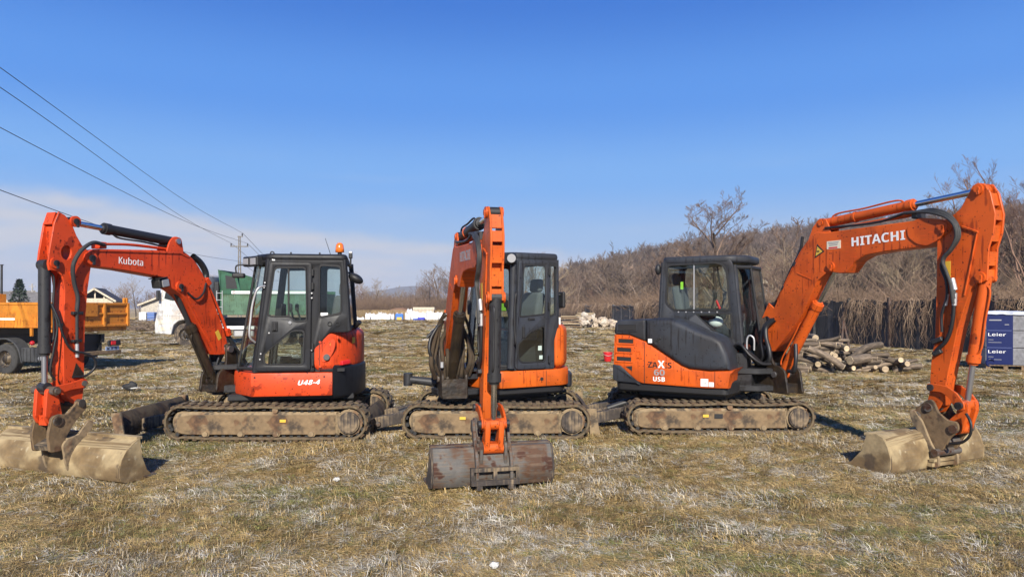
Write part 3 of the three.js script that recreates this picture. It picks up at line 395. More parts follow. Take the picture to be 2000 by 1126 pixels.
  // swing post and boom
  const post = part(g, H, 'swing_bracket', [plan(rounded([[-0.55, 0.35], [-0.9, 0.42], [-1.05, 0.25], [-0.98, 0.0], [-0.55, -0.05]], 0.06), 0.56, 0.66, 0.012), plan(rounded([[-0.55, 0.35], [-0.9, 0.42], [-1.02, 0.25], [-0.98, 0.0], [-0.55, -0.05]], 0.06), 0.86, 0.93, 0.012), rod([-0.87, 0.53, 0.25], [-0.87, 0.96, 0.25], 0.085, 0.085, 18)], MAT.blackWorn);
  const sw = part(g, B, 'boom_foot', [prism(rounded([[-0.22, 0.58], [0.14, 0.56], [0.16, 1.0], [0.08, 1.20], [-0.03, 1.20], [-0.04, 0.92], [-0.18, 0.82]], 0.05), 0.115, 0.15, 0.008), prism(rounded([[-0.22, 0.58], [0.14, 0.56], [0.16, 1.0], [0.08, 1.20], [-0.03, 1.20], [-0.04, 0.92], [-0.18, 0.82]], 0.05), -0.15, -0.115, 0.008), box(0.30, 0.09, 0.26, -0.04, 0.63, 0)], MAT.greasy);
  mesh(sw, 'pin', pin(0.02, 1.13, -0.18, 0.18, 0.045), MAT.steel); mesh(post, 'hose_bundle', [0, 1, 2, 3].map((k) => tube([[-0.55, 0.90, 0.0 + k * 0.05], [-0.66, 1.08 + k * 0.02, 0.08 + k * 0.05], [-0.78, 1.12 + k * 0.02, 0.15 + k * 0.05], [-0.85, 1.0, 0.2 + k * 0.05], [-0.9, 0.8, 0.25 + k * 0.04]], 0.017, 6)), MAT.hose);
  const boomPts = [[-2.024, 2.248], [-2.042, 2.187], [-1.989, 2.126], [-1.562, 2.097], [-1.225, 2.06], [-0.983, 2.034], [-0.922, 1.926], [-0.822, 1.885], [-0.751, 1.843], [-0.671, 1.781], [-0.549, 1.597], [-0.407, 1.388], [-0.286, 1.246], [-0.224, 1.151], [-0.162, 1.068], [0.048, 1.055], [0.066, 1.149], [-0.045, 1.431], [-0.162, 1.667], [-0.268, 1.891], [-0.338, 2.026], [-0.407, 2.122], [-0.499, 2.226], [-0.623, 2.314], [-0.751, 2.356], [-1.146, 2.352], [-1.837, 2.311], [-1.953, 2.286]];
  const boom = part(g, B, 'boom', prism(boomPts, -0.1, 0.1, 0.008), MAT.redOrange);
  mesh(boom, 'name_lettering', lettering('Kubota', fontPlain, [-1.62, 2.166], 0.32, 0.080, -0.03, 0.101), MAT.white);
  mesh(boom, 'edge_flange', [prism([[-0.64, 1.80], [-0.162, 1.068], [-0.10, 1.064], [-0.58, 1.85]], 0.1, 0.112, 0.003), prism([[-1.95, 2.30], [-0.75, 2.356], [-0.62, 2.314], [-0.64, 2.295], [-0.76, 2.333], [-1.94, 2.28]], 0.1, 0.112, 0.003)], MAT.redOrange);
  bossPins(boom, [[-1.965, 2.203, 0.068], [-0.767, 1.936, 0.06]], 0.1, MAT.redOrange, MAT.blackWorn);
  mesh(boom, 'cylinder_lug', [prism(rounded([[-0.95, 2.345], [-0.90, 2.48], [-0.83, 2.545], [-0.72, 2.53], [-0.68, 2.345]], 0.04), 0.062, 0.085, 0.004), prism(rounded([[-0.95, 2.345], [-0.90, 2.48], [-0.83, 2.545], [-0.72, 2.53], [-0.68, 2.345]], 0.04), -0.085, -0.062, 0.004)], MAT.redOrange); mesh(boom, 'pin', pin(-0.783, 2.485, -0.11, 0.11, 0.034), MAT.steel);
  mesh(boom, 'warning_label', box(0.062, 0.125, 0.003, -0.13, 1.32, 0.102, 0, 0, 0.5), MAT.decalYellow);
  mesh(boom, 'hydraulic_pipe', [tube([[-1.80, 2.37, 0.05], [-1.4, 2.395, 0.05], [-0.95, 2.385, 0.05], [-0.7, 2.37, 0.05], [-0.5, 2.26, 0.05], [-0.36, 2.10, 0.05]], 0.014, 7), tube([[-1.80, 2.37, 0.0], [-1.4, 2.395, 0.0], [-0.95, 2.385, 0.0], [-0.7, 2.37, 0.0], [-0.5, 2.26, 0.0], [-0.36, 2.10, 0.0]], 0.014, 7), tube([[-0.30, 2.02, 0.05], [-0.16, 1.80, 0.05], [0.0, 1.50, 0.06], [0.07, 1.33, 0.06]], 0.022, 7), tube([[-0.30, 2.02, -0.02], [-0.16, 1.80, -0.02], [0.0, 1.50, -0.02], [0.07, 1.33, -0.02]], 0.022, 7)], MAT.redOrange);
  mesh(boom, 'pipe_clamp', [rbox(0.07, 0.07, 0.16, 0.01, -1.80, 2.355, 0.02), rbox(0.10, 0.06, 0.17, 0.01, -0.30, 2.01, 0.03, 0, 0, -0.9), rbox(0.10, 0.06, 0.17, 0.01, 0.06, 1.35, 0.03, 0, 0, -1.2)], MAT.redOrange);
  mesh(boom, 'hose', [tube([[-0.46, 2.33, 0], [-0.33, 2.25, 0], [-0.24, 2.12, 0], [-0.25, 2.03, 0]], 0.04, 8), tube([[0.07, 1.33, 0.05], [0.15, 1.2, 0.08], [0.20, 1.08, 0.10], [0.16, 0.92, 0.12]], 0.03, 8), tube([[-0.66, 1.86, 0.12], [-0.54, 1.785, 0.135], [-0.43, 1.85, 0.135], [-0.34, 1.99, 0.10]], 0.013, 7)], MAT.hose);
  mesh(boom, 'work_lamp', [rbox(0.15, 0.11, 0.14, 0.02, -1.0, 1.97, 0.04, 0, 0, 0.2), rbox(0.13, 0.012, 0.18, 0.004, -1.03, 2.03, 0.04, 0, 0, 0.2)], MAT.black); mesh(boom, 'lamp_lens', rbox(0.10, 0.085, 0.01, 0.004, -0.99, 1.97, 0.115, 0, 0, 0.2), MAT.galv);
  hydraulic(g, B, 'boom_cylinder', [-0.12, 0.72], [-0.767, 1.936], 0, 0.064, 0.031, 0.58, MAT.greasy, MAT.blackWorn); 
  hydraulic(g, B, 'arm_cylinder', [-0.783, 2.485], [-2.135, 2.575], 0, 0.056, 0.030, 0.68, MAT.black);
  // arm
  const armPts = [[-2.306, 2.656], [-2.24, 2.629], [-2.172, 2.566], [-2.111, 2.43], [-2.049, 2.335], [-1.96, 2.27], [-1.945, 2.124], [-1.985, 1.862], [-2.017, 1.486], [-2.03, 0.82], [-2.05, 0.69], [-2.111, 0.66], [-2.17, 0.69], [-2.255, 0.805], [-2.262, 1.365], [-2.245, 1.856], [-2.27, 2.0], [-2.33, 2.05], [-2.41, 2.055], [-2.425, 2.12], [-2.412, 2.237], [-2.36, 2.532]];
  const hole = []; for (let i = 0; i < 14; i++) { const a = i / 14 * 6.283; hole.push([-2.225 + 0.068 * Math.cos(a), 2.245 + 0.082 * Math.sin(a)]); }
  const arm = part(g, B, 'arm', [prism(armPts, 0.06, 0.085, 0.005, [hole.slice().reverse()]), prism(armPts, -0.085, -0.06, 0.005, [hole.slice().reverse()]), prism([[-2.34, 2.50], [-2.25, 2.60], [-2.12, 2.42], [-2.05, 2.33], [-1.97, 2.25], [-1.99, 1.862], [-2.02, 1.486], [-2.035, 0.75], [-2.15, 0.70], [-2.257, 0.85], [-2.26, 1.40], [-2.24, 1.86], [-2.20, 2.05], [-2.25, 2.14], [-2.33, 2.22]], -0.062, 0.062, 0.0, [hole.slice().reverse()]), box(0.03, 0.13, 0.125, -2.335, 2.585, 0, 0, 0, -0.32)], MAT.redOrangeWorn);
  mesh(arm, 'rib', [prism([[-2.19, 2.05], [-2.12, 1.90], [-2.02, 1.82], [-2.02, 1.80], [-2.13, 1.87], [-2.205, 2.04]], 0.085, 0.10, 0.003)], MAT.redOrange);
  bossPins(arm, [[-2.354, 2.13, 0.055], [-2.135, 2.575, 0.058], [-2.06, 0.885, 0.052]], 0.085, MAT.redOrange, MAT.blackWorn);
  mesh(arm, 'hose', [tube([[-1.80, 2.36, 0.10], [-1.95, 2.37, 0.13], [-2.06, 2.32, 0.15], [-2.14, 2.24, 0.15], [-2.195, 2.11, 0.14], [-2.17, 1.94, 0.12], [-2.125, 1.79, 0.115], [-2.13, 1.65, 0.11]], 0.021, 8), tube([[-2.13, 1.66, 0.11], [-2.13, 1.25, 0.11]], 0.016, 7)], MAT.sleeve);
  mesh(arm, 'hose', [tube([[-2.37, 1.72, 0.06], [-2.33, 1.55, 0.11], [-2.29, 1.40, 0.12], [-2.20, 1.24, 0.13], [-2.08, 1.20, 0.16], [-1.97, 1.14, 0.16], [-1.95, 1.05, 0.15], [-2.03, 0.965, 0.12], [-2.17, 0.955, 0.10]], 0.013, 7), tube([[-2.36, 1.70, 0.05], [-2.33, 1.50, 0.09], [-2.36, 1.25, 0.08], [-2.38, 1.02, 0.06], [-2.33, 0.94, 0.06]], 0.012, 7)], MAT.hose);
  mesh(arm, 'hose_clamp', [rbox(0.12, 0.035, 0.05, 0.008, -2.12, 1.62, 0.10), rbox(0.10, 0.03, 0.05, 0.008, -2.13, 1.33, 0.10), rbox(0.05, 0.04, 0.05, 0.008, -2.31, 1.50, 0.10)], MAT.black); mesh(arm, 'steel_pipe', rod([-2.13, 1.30, 0.112], [-2.128, 1.16, 0.112], 0.019), MAT.galv);
  mesh(arm, 'access_plate', [prism([[-2.12, 1.10], [-2.04, 0.99], [-2.04, 0.95], [-2.17, 0.95]], 0.085, 0.090, 0)], MAT.greasy);
  hydraulic(g, B, 'bucket_cylinder', [-2.40, 2.11], [-2.40, 0.87], 0, 0.056, 0.027, 0.70, MAT.blackWorn, MAT.steel);
  const link = part(g, B, 'bucket_link', [0.105, -0.125].map((z) => prism(rounded([[-2.06, 0.935], [-2.0, 0.885], [-2.05, 0.835], [-2.2, 0.83], [-2.38, 0.79], [-2.43, 0.83], [-2.38, 0.885], [-2.22, 0.90]], 0.03), z, z + 0.022, 0.004)), MAT.redOrangeWorn);
  mesh(link, 'pin', [pin(-2.38, 0.838, -0.17, 0.15, 0.045), pin(-2.06, 0.882, -0.14, 0.14, 0.03), pin(-2.38, 0.838, 0.15, 0.175, 0.028)], MAT.rust);
  const tip = part(g, B, 'tipping_link', [prism(rounded([[-2.44, 0.86], [-2.33, 0.86], [-2.27, 0.55], [-2.33, 0.48], [-2.42, 0.50], [-2.46, 0.58]], 0.03), 0.05, 0.095, 0.006), prism(rounded([[-2.44, 0.86], [-2.33, 0.86], [-2.27, 0.55], [-2.33, 0.48], [-2.42, 0.50], [-2.46, 0.58]], 0.03), -0.095, -0.05, 0.006), box(0.10, 0.10, 0.11, -2.37, 0.54, 0), box(0.05, 0.12, 0.11, -2.36, 0.72, 0)], MAT.redOrangeWorn); mesh(tip, 'pin', pin(-2.36, 0.53, -0.15, 0.15, 0.05), MAT.rust);
  const cp = part(g, B, 'quick_coupler', [0.10, -0.135].map((z) => prism(rounded([[-2.12, 0.72], [-2.04, 0.70], [-2.03, 0.62], [-2.16, 0.50], [-2.26, 0.36], [-2.30, 0.22], [-2.44, 0.22], [-2.46, 0.40], [-2.42, 0.58], [-2.34, 0.60], [-2.25, 0.58]], 0.035), z, z + 0.035, 0.006)), MAT.mudBrown);
  mesh(cp, 'crossbar', [pin(-2.10, 0.68, -0.15, 0.15, 0.042), box(0.20, 0.05, 0.2, -2.34, 0.30, 0, 0, 0, 0.4), pin(-2.36, 0.53, -0.15, 0.15, 0.04)], MAT.mudThin);
  const bk = bucket(g, B, [[-2.02, 0.355], [-2.10, 0.318], [-2.18, 0.25], [-2.235, 0.17], [-2.265, 0.08], [-2.265, 0.0], [-2.24, -0.05], [-2.18, -0.075], [-2.05, -0.08], [-1.95, -0.078], [-1.85, -0.07]], -1.05, 0.85, MAT.bucketMud, MAT.bucketMud);
  for (const z of [0.14, -0.17]) mesh(bk, 'bucket_ear', prism(rounded([[-2.04, 0.50], [-1.97, 0.47], [-2.02, 0.36], [-2.12, 0.28], [-2.262, 0.0], [-2.30, 0.10], [-2.33, 0.28], [-2.28, 0.34], [-2.16, 0.36]], 0.025), z, z + 0.028, 0.005), MAT.mud);
}

// ===== right machine: orange, grey cab, boom swung towards the camera
const R_BOOM = [[2.613, 2.54], [2.605, 2.481], [2.48, 2.397], [2.352, 2.338], [1.861, 2.32], [1.582, 2.292], [1.448, 2.232], [1.402, 2.176], [1.332, 2.101], [1.238, 2.095], [1.069, 2.123], [0.97, 2.117], [0.894, 2.017], [0.632, 1.56], [0.183, 1.09], [-0.03, 1.066], [-0.11, 1.20], [0.271, 1.865], [0.632, 2.407], [0.78, 2.59], [0.88, 2.634], [1.02, 2.61], [2.201, 2.63], [2.277, 2.65], [2.50, 2.612], [2.585, 2.59]];
const R_ARM = [[2.70, 2.70], [2.793, 2.855], [2.826, 2.917], [2.875, 2.938], [2.94, 2.924], [3.004, 2.824], [3.052, 2.607], [3.036, 2.431], [2.988, 2.272], [2.972, 1.947], [2.875, 1.933], [2.809, 1.869], [2.674, 1.468], [2.55, 0.888], [2.52, 0.68], [2.44, 0.56], [2.37, 0.54], [2.32, 0.60], [2.361, 0.75], [2.384, 1.095], [2.426, 1.354], [2.443, 1.877], [2.45, 2.345], [2.45, 2.57], [2.605, 2.63]];
const R_CORE = [[2.70, 2.68], [2.80, 2.62], [2.93, 2.50], [2.94, 2.40], [2.90, 2.25], [2.88, 2.0], [2.80, 1.88], [2.674, 1.468], [2.55, 0.888], [2.50, 0.64], [2.37, 0.56], [2.361, 0.75], [2.384, 1.095], [2.426, 1.354], [2.443, 1.877], [2.45, 2.345], [2.46, 2.56]];
const R_LINK = [[2.36, 0.86], [2.44, 0.87], [2.58, 0.855], [2.68, 0.80], [2.765, 0.70], [2.77, 0.63], [2.70, 0.61], [2.655, 0.66], [2.60, 0.74], [2.52, 0.785], [2.42, 0.785], [2.36, 0.80]];
const R_TIP = [[2.69, 0.72], [2.78, 0.70], [2.79, 0.62], [2.72, 0.40], [2.64, 0.37], [2.56, 0.42], [2.58, 0.50], [2.66, 0.58]];
function orangeArm(g, B, tb, ta, dirty, arm_mat) { // boom, arm, cylinders and links in the outline of the boom plane; tb and ta place the boom and the arm
  const mp = (f, pts) => pts.map(f), tB = (pts) => mp(tb, pts), tA = (pts) => mp(ta, pts), b1 = (x, y) => tb([x, y]), a1 = (x, y) => ta([x, y]);
  const boom = part(g, B, 'boom', prism(tB(R_BOOM), -0.1, 0.1, 0.008), MAT.orange);
  const tip = b1(2.525, 2.523), mid = b1(1.101, 2.186), lug = b1(0.93, 2.74), foot = b1(0.03, 1.13), atop = a1(2.884, 2.872), acyl = a1(2.908, 1.982), lk = a1(2.407, 0.826), lb = a1(2.717, 0.668), low = a1(2.40, 0.61);
  bossPins(boom, [[...tip, 0.06], [...mid, 0.055]], 0.1, MAT.orange, MAT.orange);
  mesh(boom, 'cylinder_lug', [0.062, -0.085].map((z) => prism(rounded(tB([[0.72, 2.52], [0.80, 2.70], [0.90, 2.80], [1.0, 2.79], [1.05, 2.70], [1.08, 2.60]]), 0.03), z, z + 0.023, 0.004)), MAT.orange); mesh(boom, 'pin', pin(...lug, -0.1, 0.1, 0.034), MAT.orange);
  mesh(boom, 'side_plate', prism(rounded(tB([[2.61, 2.52], [2.50, 2.615], [2.28, 2.652], [2.20, 2.63], [2.12, 2.55], [2.14, 2.45], [2.24, 2.37], [2.36, 2.342], [2.49, 2.40]]), 0.03), 0.1, 0.112, 0.003), MAT.orange); mesh(boom, 'edge_flange', [prism(rounded(tB([[0.18, 1.09], [0.64, 1.56], [0.90, 2.02], [1.03, 2.11], [0.97, 2.14], [0.84, 2.06], [0.56, 1.60], [0.10, 1.09]]), 0.01), 0.1, 0.110, 0.003)], MAT.orange);
  mesh(boom, 'weld_seam', [prism(tB([[0.56, 2.12], [0.82, 2.02], [0.825, 2.03], [0.565, 2.135]]), 0.1, 0.106, 0.002)], MAT.orange);
  mesh(boom, 'hydraulic_pipe', [0.055, 0.015, -0.03].map((z, k) => tube(P3(tB([[0.95, 2.655], [1.3, 2.665 + k * 0.006], [1.8, 2.69], [2.18, 2.71]]), z), 0.014, 6)), MAT.orange);
  mesh(boom, 'hydraulic_pipe', [0.06, 0.0, -0.05].map((z, k) => tube(P3(tB([[0.86, 2.665], [0.62, 2.43], [0.45, 2.19], [0.19, 1.78]]), z), 0.016, 6)), MAT.orange);
  mesh(boom, 'pipe_clamp', [rbox(0.06, 0.09, 0.16, 0.008, ...b1(2.19, 2.70), 0.01), rbox(0.05, 0.10, 0.14, 0.008, ...b1(0.97, 2.64), 0.01), rbox(0.05, 0.06, 0.15, 0.008, ...b1(0.50, 2.25), 0.01, 0, 0, -0.5), rbox(0.05, 0.06, 0.15, 0.008, ...b1(0.30, 1.94), 0.01, 0, 0, -0.5)], MAT.blackWorn);
  mesh(boom, 'hose', [tube(P3(tB([[1.0, 2.67], [1.47, 2.66], [1.8, 2.67], [2.1, 2.73], [2.2, 2.73]]), 0.09), 0.015, 7), tube(P3(tB([[0.60, 2.60], [0.56, 2.42], [0.42, 2.20], [0.20, 1.83], [0.10, 1.70]]), 0.04), 0.02, 7)], MAT.hose);
  mesh(boom, 'hose_bracket', [prism(tB([[0.06, 1.74], [0.20, 1.64], [0.20, 1.56], [0.12, 1.52], [0.03, 1.56], [-0.06, 1.53]]), 0.075, 0.098, 0.003)], MAT.orange);
  const ac = hydraulic(g, B, 'arm_cylinder', lug, atop, 0, 0.058, 0.032, 0.60, dirty ? MAT.black : MAT.orange); mesh(ac, 'clamp_ring', rod([mix(lug[0], atop[0], 0.22), mix(lug[1], atop[1], 0.22), 0], [mix(lug[0], atop[0], 0.235), mix(lug[1], atop[1], 0.235), 0], 0.068), MAT.orange);
  hydraulic(g, B, 'boom_cylinder', b1(0.22, 0.78), mid, 0, 0.066, 0.032, 0.66, dirty ? MAT.greasy : MAT.orangeWorn);
  const arm = part(g, B, 'arm', [prism(tA(R_ARM), 0.058, 0.082, 0.005), prism(tA(R_ARM), -0.082, -0.058, 0.005), prism(tA(R_CORE), -0.06, 0.06, 0)], arm_mat);
  for (const [x, y, h, an] of [[2.985, 2.76, 0.13, 0.22], [3.022, 2.60, 0.10, 0.08], [3.0, 2.42, 0.16, -0.15], [2.965, 2.17, 0.14, -0.1], [2.95, 2.02, 0.08, 0]]) mesh(arm, 'crossplate', box(0.022, h, 0.118, ...a1(x, y), 0, 0, 0, an), MAT.orangeLight);
  mesh(arm, 'rib', [prism(tA([[2.72, 2.525], [2.89, 2.45], [2.89, 2.43], [2.72, 2.50]]), 0.082, 0.10, 0.003), prism(tA([[2.885, 2.44], [2.875, 2.445], [2.74, 1.80], [2.755, 1.80]]), 0.082, 0.096, 0.003)], MAT.orange);
  bossPins(arm, [[...atop, 0.055], [...acyl, 0.055]], 0.082, MAT.orange, MAT.orange);
  mesh(arm, 'hose', [0, 1, 2].map((k) => tube([...P3(tB([[2.10, 2.725], [2.30, 2.735 - k * 0.012]]), 0.06 + k * 0.035), ...P3(tA([[2.47, 2.715 - k * 0.02], [2.60, 2.655 - k * 0.02], [2.70 - k * 0.01, 2.528], [2.72 - k * 0.01, 2.408], [2.64, 2.28], [2.556, 2.184], [2.57 + k * 0.012, 2.06], [2.64, 1.93], [2.67, 1.82 - k * 0.05]]), 0.125 + k * 0.012)], 0.017, 7)), MAT.sleeve);
  mesh(arm, 'hose', [tube(P3(tA([[2.556, 2.20], [2.52, 2.117], [2.575, 1.96], [2.585, 1.80], [2.53, 1.60], [2.53, 1.42]]), 0.12), 0.015, 7), tube(P3(tA([[2.66, 1.80], [2.64, 1.53], [2.58, 1.34], [2.47, 1.22]]), 0.115), 0.02, 7)], MAT.hose);
  mesh(arm, 'hose_coupling', [rod([...a1(2.64, 1.98), 0.12], [...a1(2.67, 1.86), 0.12], 0.026), rod([...a1(2.665, 1.83), 0.115], [...a1(2.66, 1.70), 0.115], 0.023), rod([...a1(2.59, 1.82), 0.115], [...a1(2.57, 1.70), 0.115], 0.016)], MAT.galv); mesh(arm, 'hose_clamp', [rbox(0.12, 0.05, 0.05, 0.01, ...a1(2.47, 1.33), 0.105, 0, 0, 0.4), rbox(0.10, 0.05, 0.05, 0.01, ...a1(2.47, 1.20), 0.105, 0, 0, 0.5)], MAT.blackWorn);
  mesh(arm, 'warning_label', prism(tA([[2.52, 2.165], [2.60, 2.165], [2.60, 1.98], [2.53, 1.98]]), 0.0815, 0.0845, 0), MAT.decalYellow);
  hydraulic(g, B, 'bucket_cylinder', acyl, lb, 0, 0.058, 0.029, 0.64, dirty ? MAT.blackWorn : MAT.orangeWorn, dirty ? MAT.chrome : MAT.steel);
  const ln = part(g, B, 'bucket_link', [0.10, -0.122].map((z) => prism(rounded(tA(R_LINK), 0.02), z, z + 0.022, 0.005)), MAT.orange); mesh(ln, 'pin', [pin(...lk, -0.14, 0.14, 0.036), pin(...lb, -0.15, 0.15, 0.04)], MAT.blackWorn); mesh(ln, 'pin_boss', [pin(...lb, -0.10, 0.10, 0.056)], MAT.orangeWorn);
  const tl = part(g, B, 'tipping_link', [prism(tA(R_TIP), 0.04, 0.09, 0.006), prism(tA(R_TIP), -0.09, -0.04, 0.006), pin(...a1(2.66, 0.42), -0.095, 0.095, 0.06), rod([...a1(2.66, 0.42), 0], [...a1(2.66, 0.43), 0], 0.01)], MAT.orangeWorn);
  return { boom, arm, low, tipPin: a1(2.66, 0.42), a1, b1, tA, tB };
}
{
  const g = thing('excavator', 'orange mini excavator at right with grey cab, black engine hood and raised white-lettered boom', 'excavator', [2.74, 0, -10.35], 0, 'mini excavators parked in a row');
  const U = frameIn(g, 2.74, 10.35, 0), H = frameIn(g, 2.74, 10.35, -29), B = frameIn(g, 3.57, 9.89, -65);
  const tr = track(g, U, 2.46, 0.45, 0.77, 0.40, 1, true); track(g, U, 2.46, 0.45, -0.77, 0.40, 1, false); carBody(g, U, -0.6, 0.6); mesh(tr.fr, 'warning_label', box(0.075, 0.036, 0.003, -0.20, 0.26, 0.966), MAT.decalYellow); mesh(tr.fr, 'access_hole', box(0.11, 0.06, 0.006, -0.03, 0.255, 0.958), MAT.black);
  blade(g, U, -1.66, -0.95, 0.92, 0.31, -1);
  const skirtPts = [[-0.995, 1.30], [-0.773, 1.293], [-0.548, 1.213], [-0.046, 0.896], [0.064, 0.855], [0.334, 0.839], [0.596, 0.86], [0.665, 0.88], [0.60, 0.81], [0.57, 0.625], [0.28, 0.615], [-0.577, 0.635], [-0.66, 0.66], [-0.90, 0.86], [-1.01, 0.88]];
  const skirt = part(g, H, 'side_panel', prism(skirtPts, 0.22, 0.9, 0.02, [], 2), MAT.orange);
  part(g, H, 'slew_deck', [plan(rounded([[-0.98, 0.86], [0.55, 0.86], [0.62, 0.5], [0.62, -0.6], [0.3, -0.86], [-0.8, -0.86], [-1.04, -0.4], [-1.06, 0.4]], 0.08), 0.52, 0.70, 0.02), plan([[-0.7, 0.7], [0.5, 0.7], [0.5, -0.6], [-0.7, -0.6]], 0.44, 0.53, 0.02)], MAT.black);
  part(g, H, 'left_panel', plan(rounded([[-0.95, 0.21], [0.6, 0.21], [0.6, -0.55], [0.3, -0.86], [-0.8, -0.86], [-1.03, -0.4]], 0.08), 0.70, 1.14, 0.03), MAT.orange);
  const hood = part(g, H, 'engine_hood', [prism(rounded([[-1.0, 1.305], [-0.985, 1.46], [-0.92, 1.505], [-0.545, 1.515], [-0.545, 1.215], [-0.77, 1.297]], 0.03), -0.8, 0.902, 0.03, [], 3)], MAT.cabGrey);
  mesh(hood, 'hood_side_cover', prism([[-0.535, 1.212], [-0.538, 1.512], [-0.422, 1.532], [-0.195, 1.533], [-0.046, 1.48], [0.173, 1.374], [0.387, 1.306], [0.492, 1.237], [0.57, 1.079], [0.596, 0.974], [0.596, 0.862], [0.334, 0.843], [0.064, 0.859], [-0.046, 0.90]], 0.24, 0.93, 0.075, [], 5), MAT.cabGrey);
  mesh(hood, 'hood_vent', [rbox(0.26, 0.075, 0.01, 0.004, -0.80, 1.40, 0.905)], MAT.trim); mesh(hood, 'vent_frame', prism(rounded([[-0.95, 1.35], [-0.95, 1.45], [-0.66, 1.45], [-0.66, 1.345]], 0.01), 0.902, 0.914, 0.003, [[[-0.935, 1.362], [-0.675, 1.357], [-0.675, 1.438], [-0.935, 1.438]]]), MAT.cabGrey);
  part(g, H, 'corner_guard', [prism(rounded([[-1.02, 0.885], [-0.905, 0.878], [-0.655, 0.655], [-0.60, 0.628], [-0.97, 0.645], [-1.02, 0.68]], 0.02), 0.3, 0.905, 0.02, [], 2)], MAT.cabGrey);
  for (const [x0, x1, y] of [[-0.93, -0.715, 1.212], [-0.95, -0.745, 1.092], [-0.955, -0.745, 0.964]]) { const p = [[x0, y - 0.026], [x1, y - 0.03], [x1, y + 0.024], [x0, y + 0.03]]; mesh(skirt, 'louvre', prism(p, 0.899, 0.904, 0), MAT.trim); mesh(skirt, 'louvre_frame', prism(rounded([[x0 - 0.022, y - 0.048], [x1 + 0.022, y - 0.052], [x1 + 0.022, y + 0.046], [x0 - 0.022, y + 0.052]], 0.012), 0.9, 0.912, 0.003, [p.slice().reverse()]), MAT.orange); }
  mesh(skirt, 'louvre', prism([[-0.83, 0.86], [-0.73, 0.87], [-0.735, 0.80]], 0.899, 0.904, 0), MAT.trim);
  mesh(skirt, 'panel_seam', box(0.008, 0.56, 0.004, -0.555, 0.92, 0.9005), MAT.trim); mesh(skirt, 'latch', [prism([[-0.675, 0.975], [-0.61, 0.975], [-0.61, 1.08], [-0.675, 1.08]], 0.9, 0.908, 0.002, [[[-0.665, 0.985], [-0.665, 1.07], [-0.62, 1.07], [-0.62, 0.985]]]), pin(-0.64, 0.99, 0.9, 0.912, 0.01, 8)], MAT.orangeWorn);
  for (const [s, x, w] of [['Z', -0.505, 0.058], ['A', -0.443, 0.074], ['I', -0.262, 0.022], ['S', -0.232, 0.058]]) mesh(skirt, 'model_lettering', lettering(s, fontBold, [x, 0.86], w, 0.078, 0, 0.9005), MAT.decalBlack);
  mesh(skirt, 'model_lettering', lettering('X', fontBold, [-0.368, 0.86], 0.098, 0.10, 0, 0.9005), MAT.white); mesh(skirt, 'model_lettering', lettering('60', fontBold, [-0.42, 0.755], 0.15, 0.085, 0, 0.9005), MAT.decalGrey); mesh(skirt, 'model_lettering', lettering('USB', fontBold, [-0.432, 0.676], 0.165, 0.062, 0, 0.9005), MAT.white);
  mesh(skirt, 'paper_sticker', [box(0.10, 0.10, 0.003, 0.265, 0.69, 0.901), box(0.065, 0.06, 0.003, 0.355, 0.67, 0.901)], MAT.white); mesh(skirt, 'sticker_print', lettering('98', fontPlain, [0.245, 0.662], 0.05, 0.04, 0, 0.9025), MAT.decalGrey); mesh(skirt, 'panel_joint', box(0.006, 0.21, 0.004, 0.40, 0.735, 0.9005), MAT.trim);
  for (const [x, y] of [[0.46, 0.78], [0.46, 0.68]]) mesh(skirt, 'bolt', pin(x, y, 0.898, 0.908, 0.016, 10), MAT.orangeWorn);
  mesh(hood, 'hood_lock', [ring(-0.37, 1.21, 0.925, 0.942, 0.018, 0.045, 18), rbox(0.05, 0.035, 0.03, 0.01, -0.335, 1.26, 0.935, 0, 0, 0.5)], MAT.trim); mesh(hood, 'white_sticker', box(0.055, 0.055, 0.003, -0.465, 1.225, 0.9315), MAT.white);
  // cab on the far side of the hood
  const win = [[-0.448, 2.286], [0.26, 2.312], [0.355, 2.275], [0.408, 2.157], [0.445, 1.625], [-0.357, 1.64], [-0.468, 1.74]], lowG = [[-0.03, 1.585], [0.462, 1.598], [0.485, 1.26], [0.40, 1.24], [0.21, 1.36]];
  const sideR = rounded([[-0.57, 1.15], [-0.509, 2.345], [-0.46, 2.392], [0.35, 2.392], [0.455, 2.345], [0.50, 2.23], [0.61, 1.10], [0.60, 0.95], [-0.55, 0.95]], 0.04);
  const cab = cabShell(g, H, { side: sideR, zN: 0.20, zF: -0.80, mat: MAT.cabGrey, floor: [-0.5, 0.7, 1.0], holes: [{ pts: rounded(win, 0.05) }, { pts: rounded(lowG, 0.02) }],
    front: { low: [[0.62, 0.17], [0.86, 0.0], [0.88, -0.60], [0.66, -0.77]], top: [[0.50, 0.17], [0.68, 0.0], [0.70, -0.60], [0.52, -0.77]], y0: 0.98, y1: 2.24, dark: true }, rear: { low: [[-0.56, 0.17], [-0.56, -0.77]], top: [[-0.51, 0.17], [-0.51, -0.77]], y0: 1.5, y1: 2.3 },
    roofPlan: rounded([[-0.52, 0.21], [0.45, 0.21], [0.68, 0.02], [0.71, -0.62], [0.5, -0.81], [-0.52, -0.81]], 0.10), roofY: [2.30, 2.41] });
  mesh(cab, 'sliding_bar', box(0.014, 0.64, 0.012, -0.06, 1.97, 0.185), MAT.galv); mesh(cab, 'window_rail', box(0.80, 0.016, 0.012, 0.04, 1.645, 0.206), MAT.trim); for (let k = 0; k < 6; k++) mesh(cab, 'bolt', pin(-0.28 + k * 0.11, 1.615, 0.2, 0.21, 0.010, 8), MAT.galv);
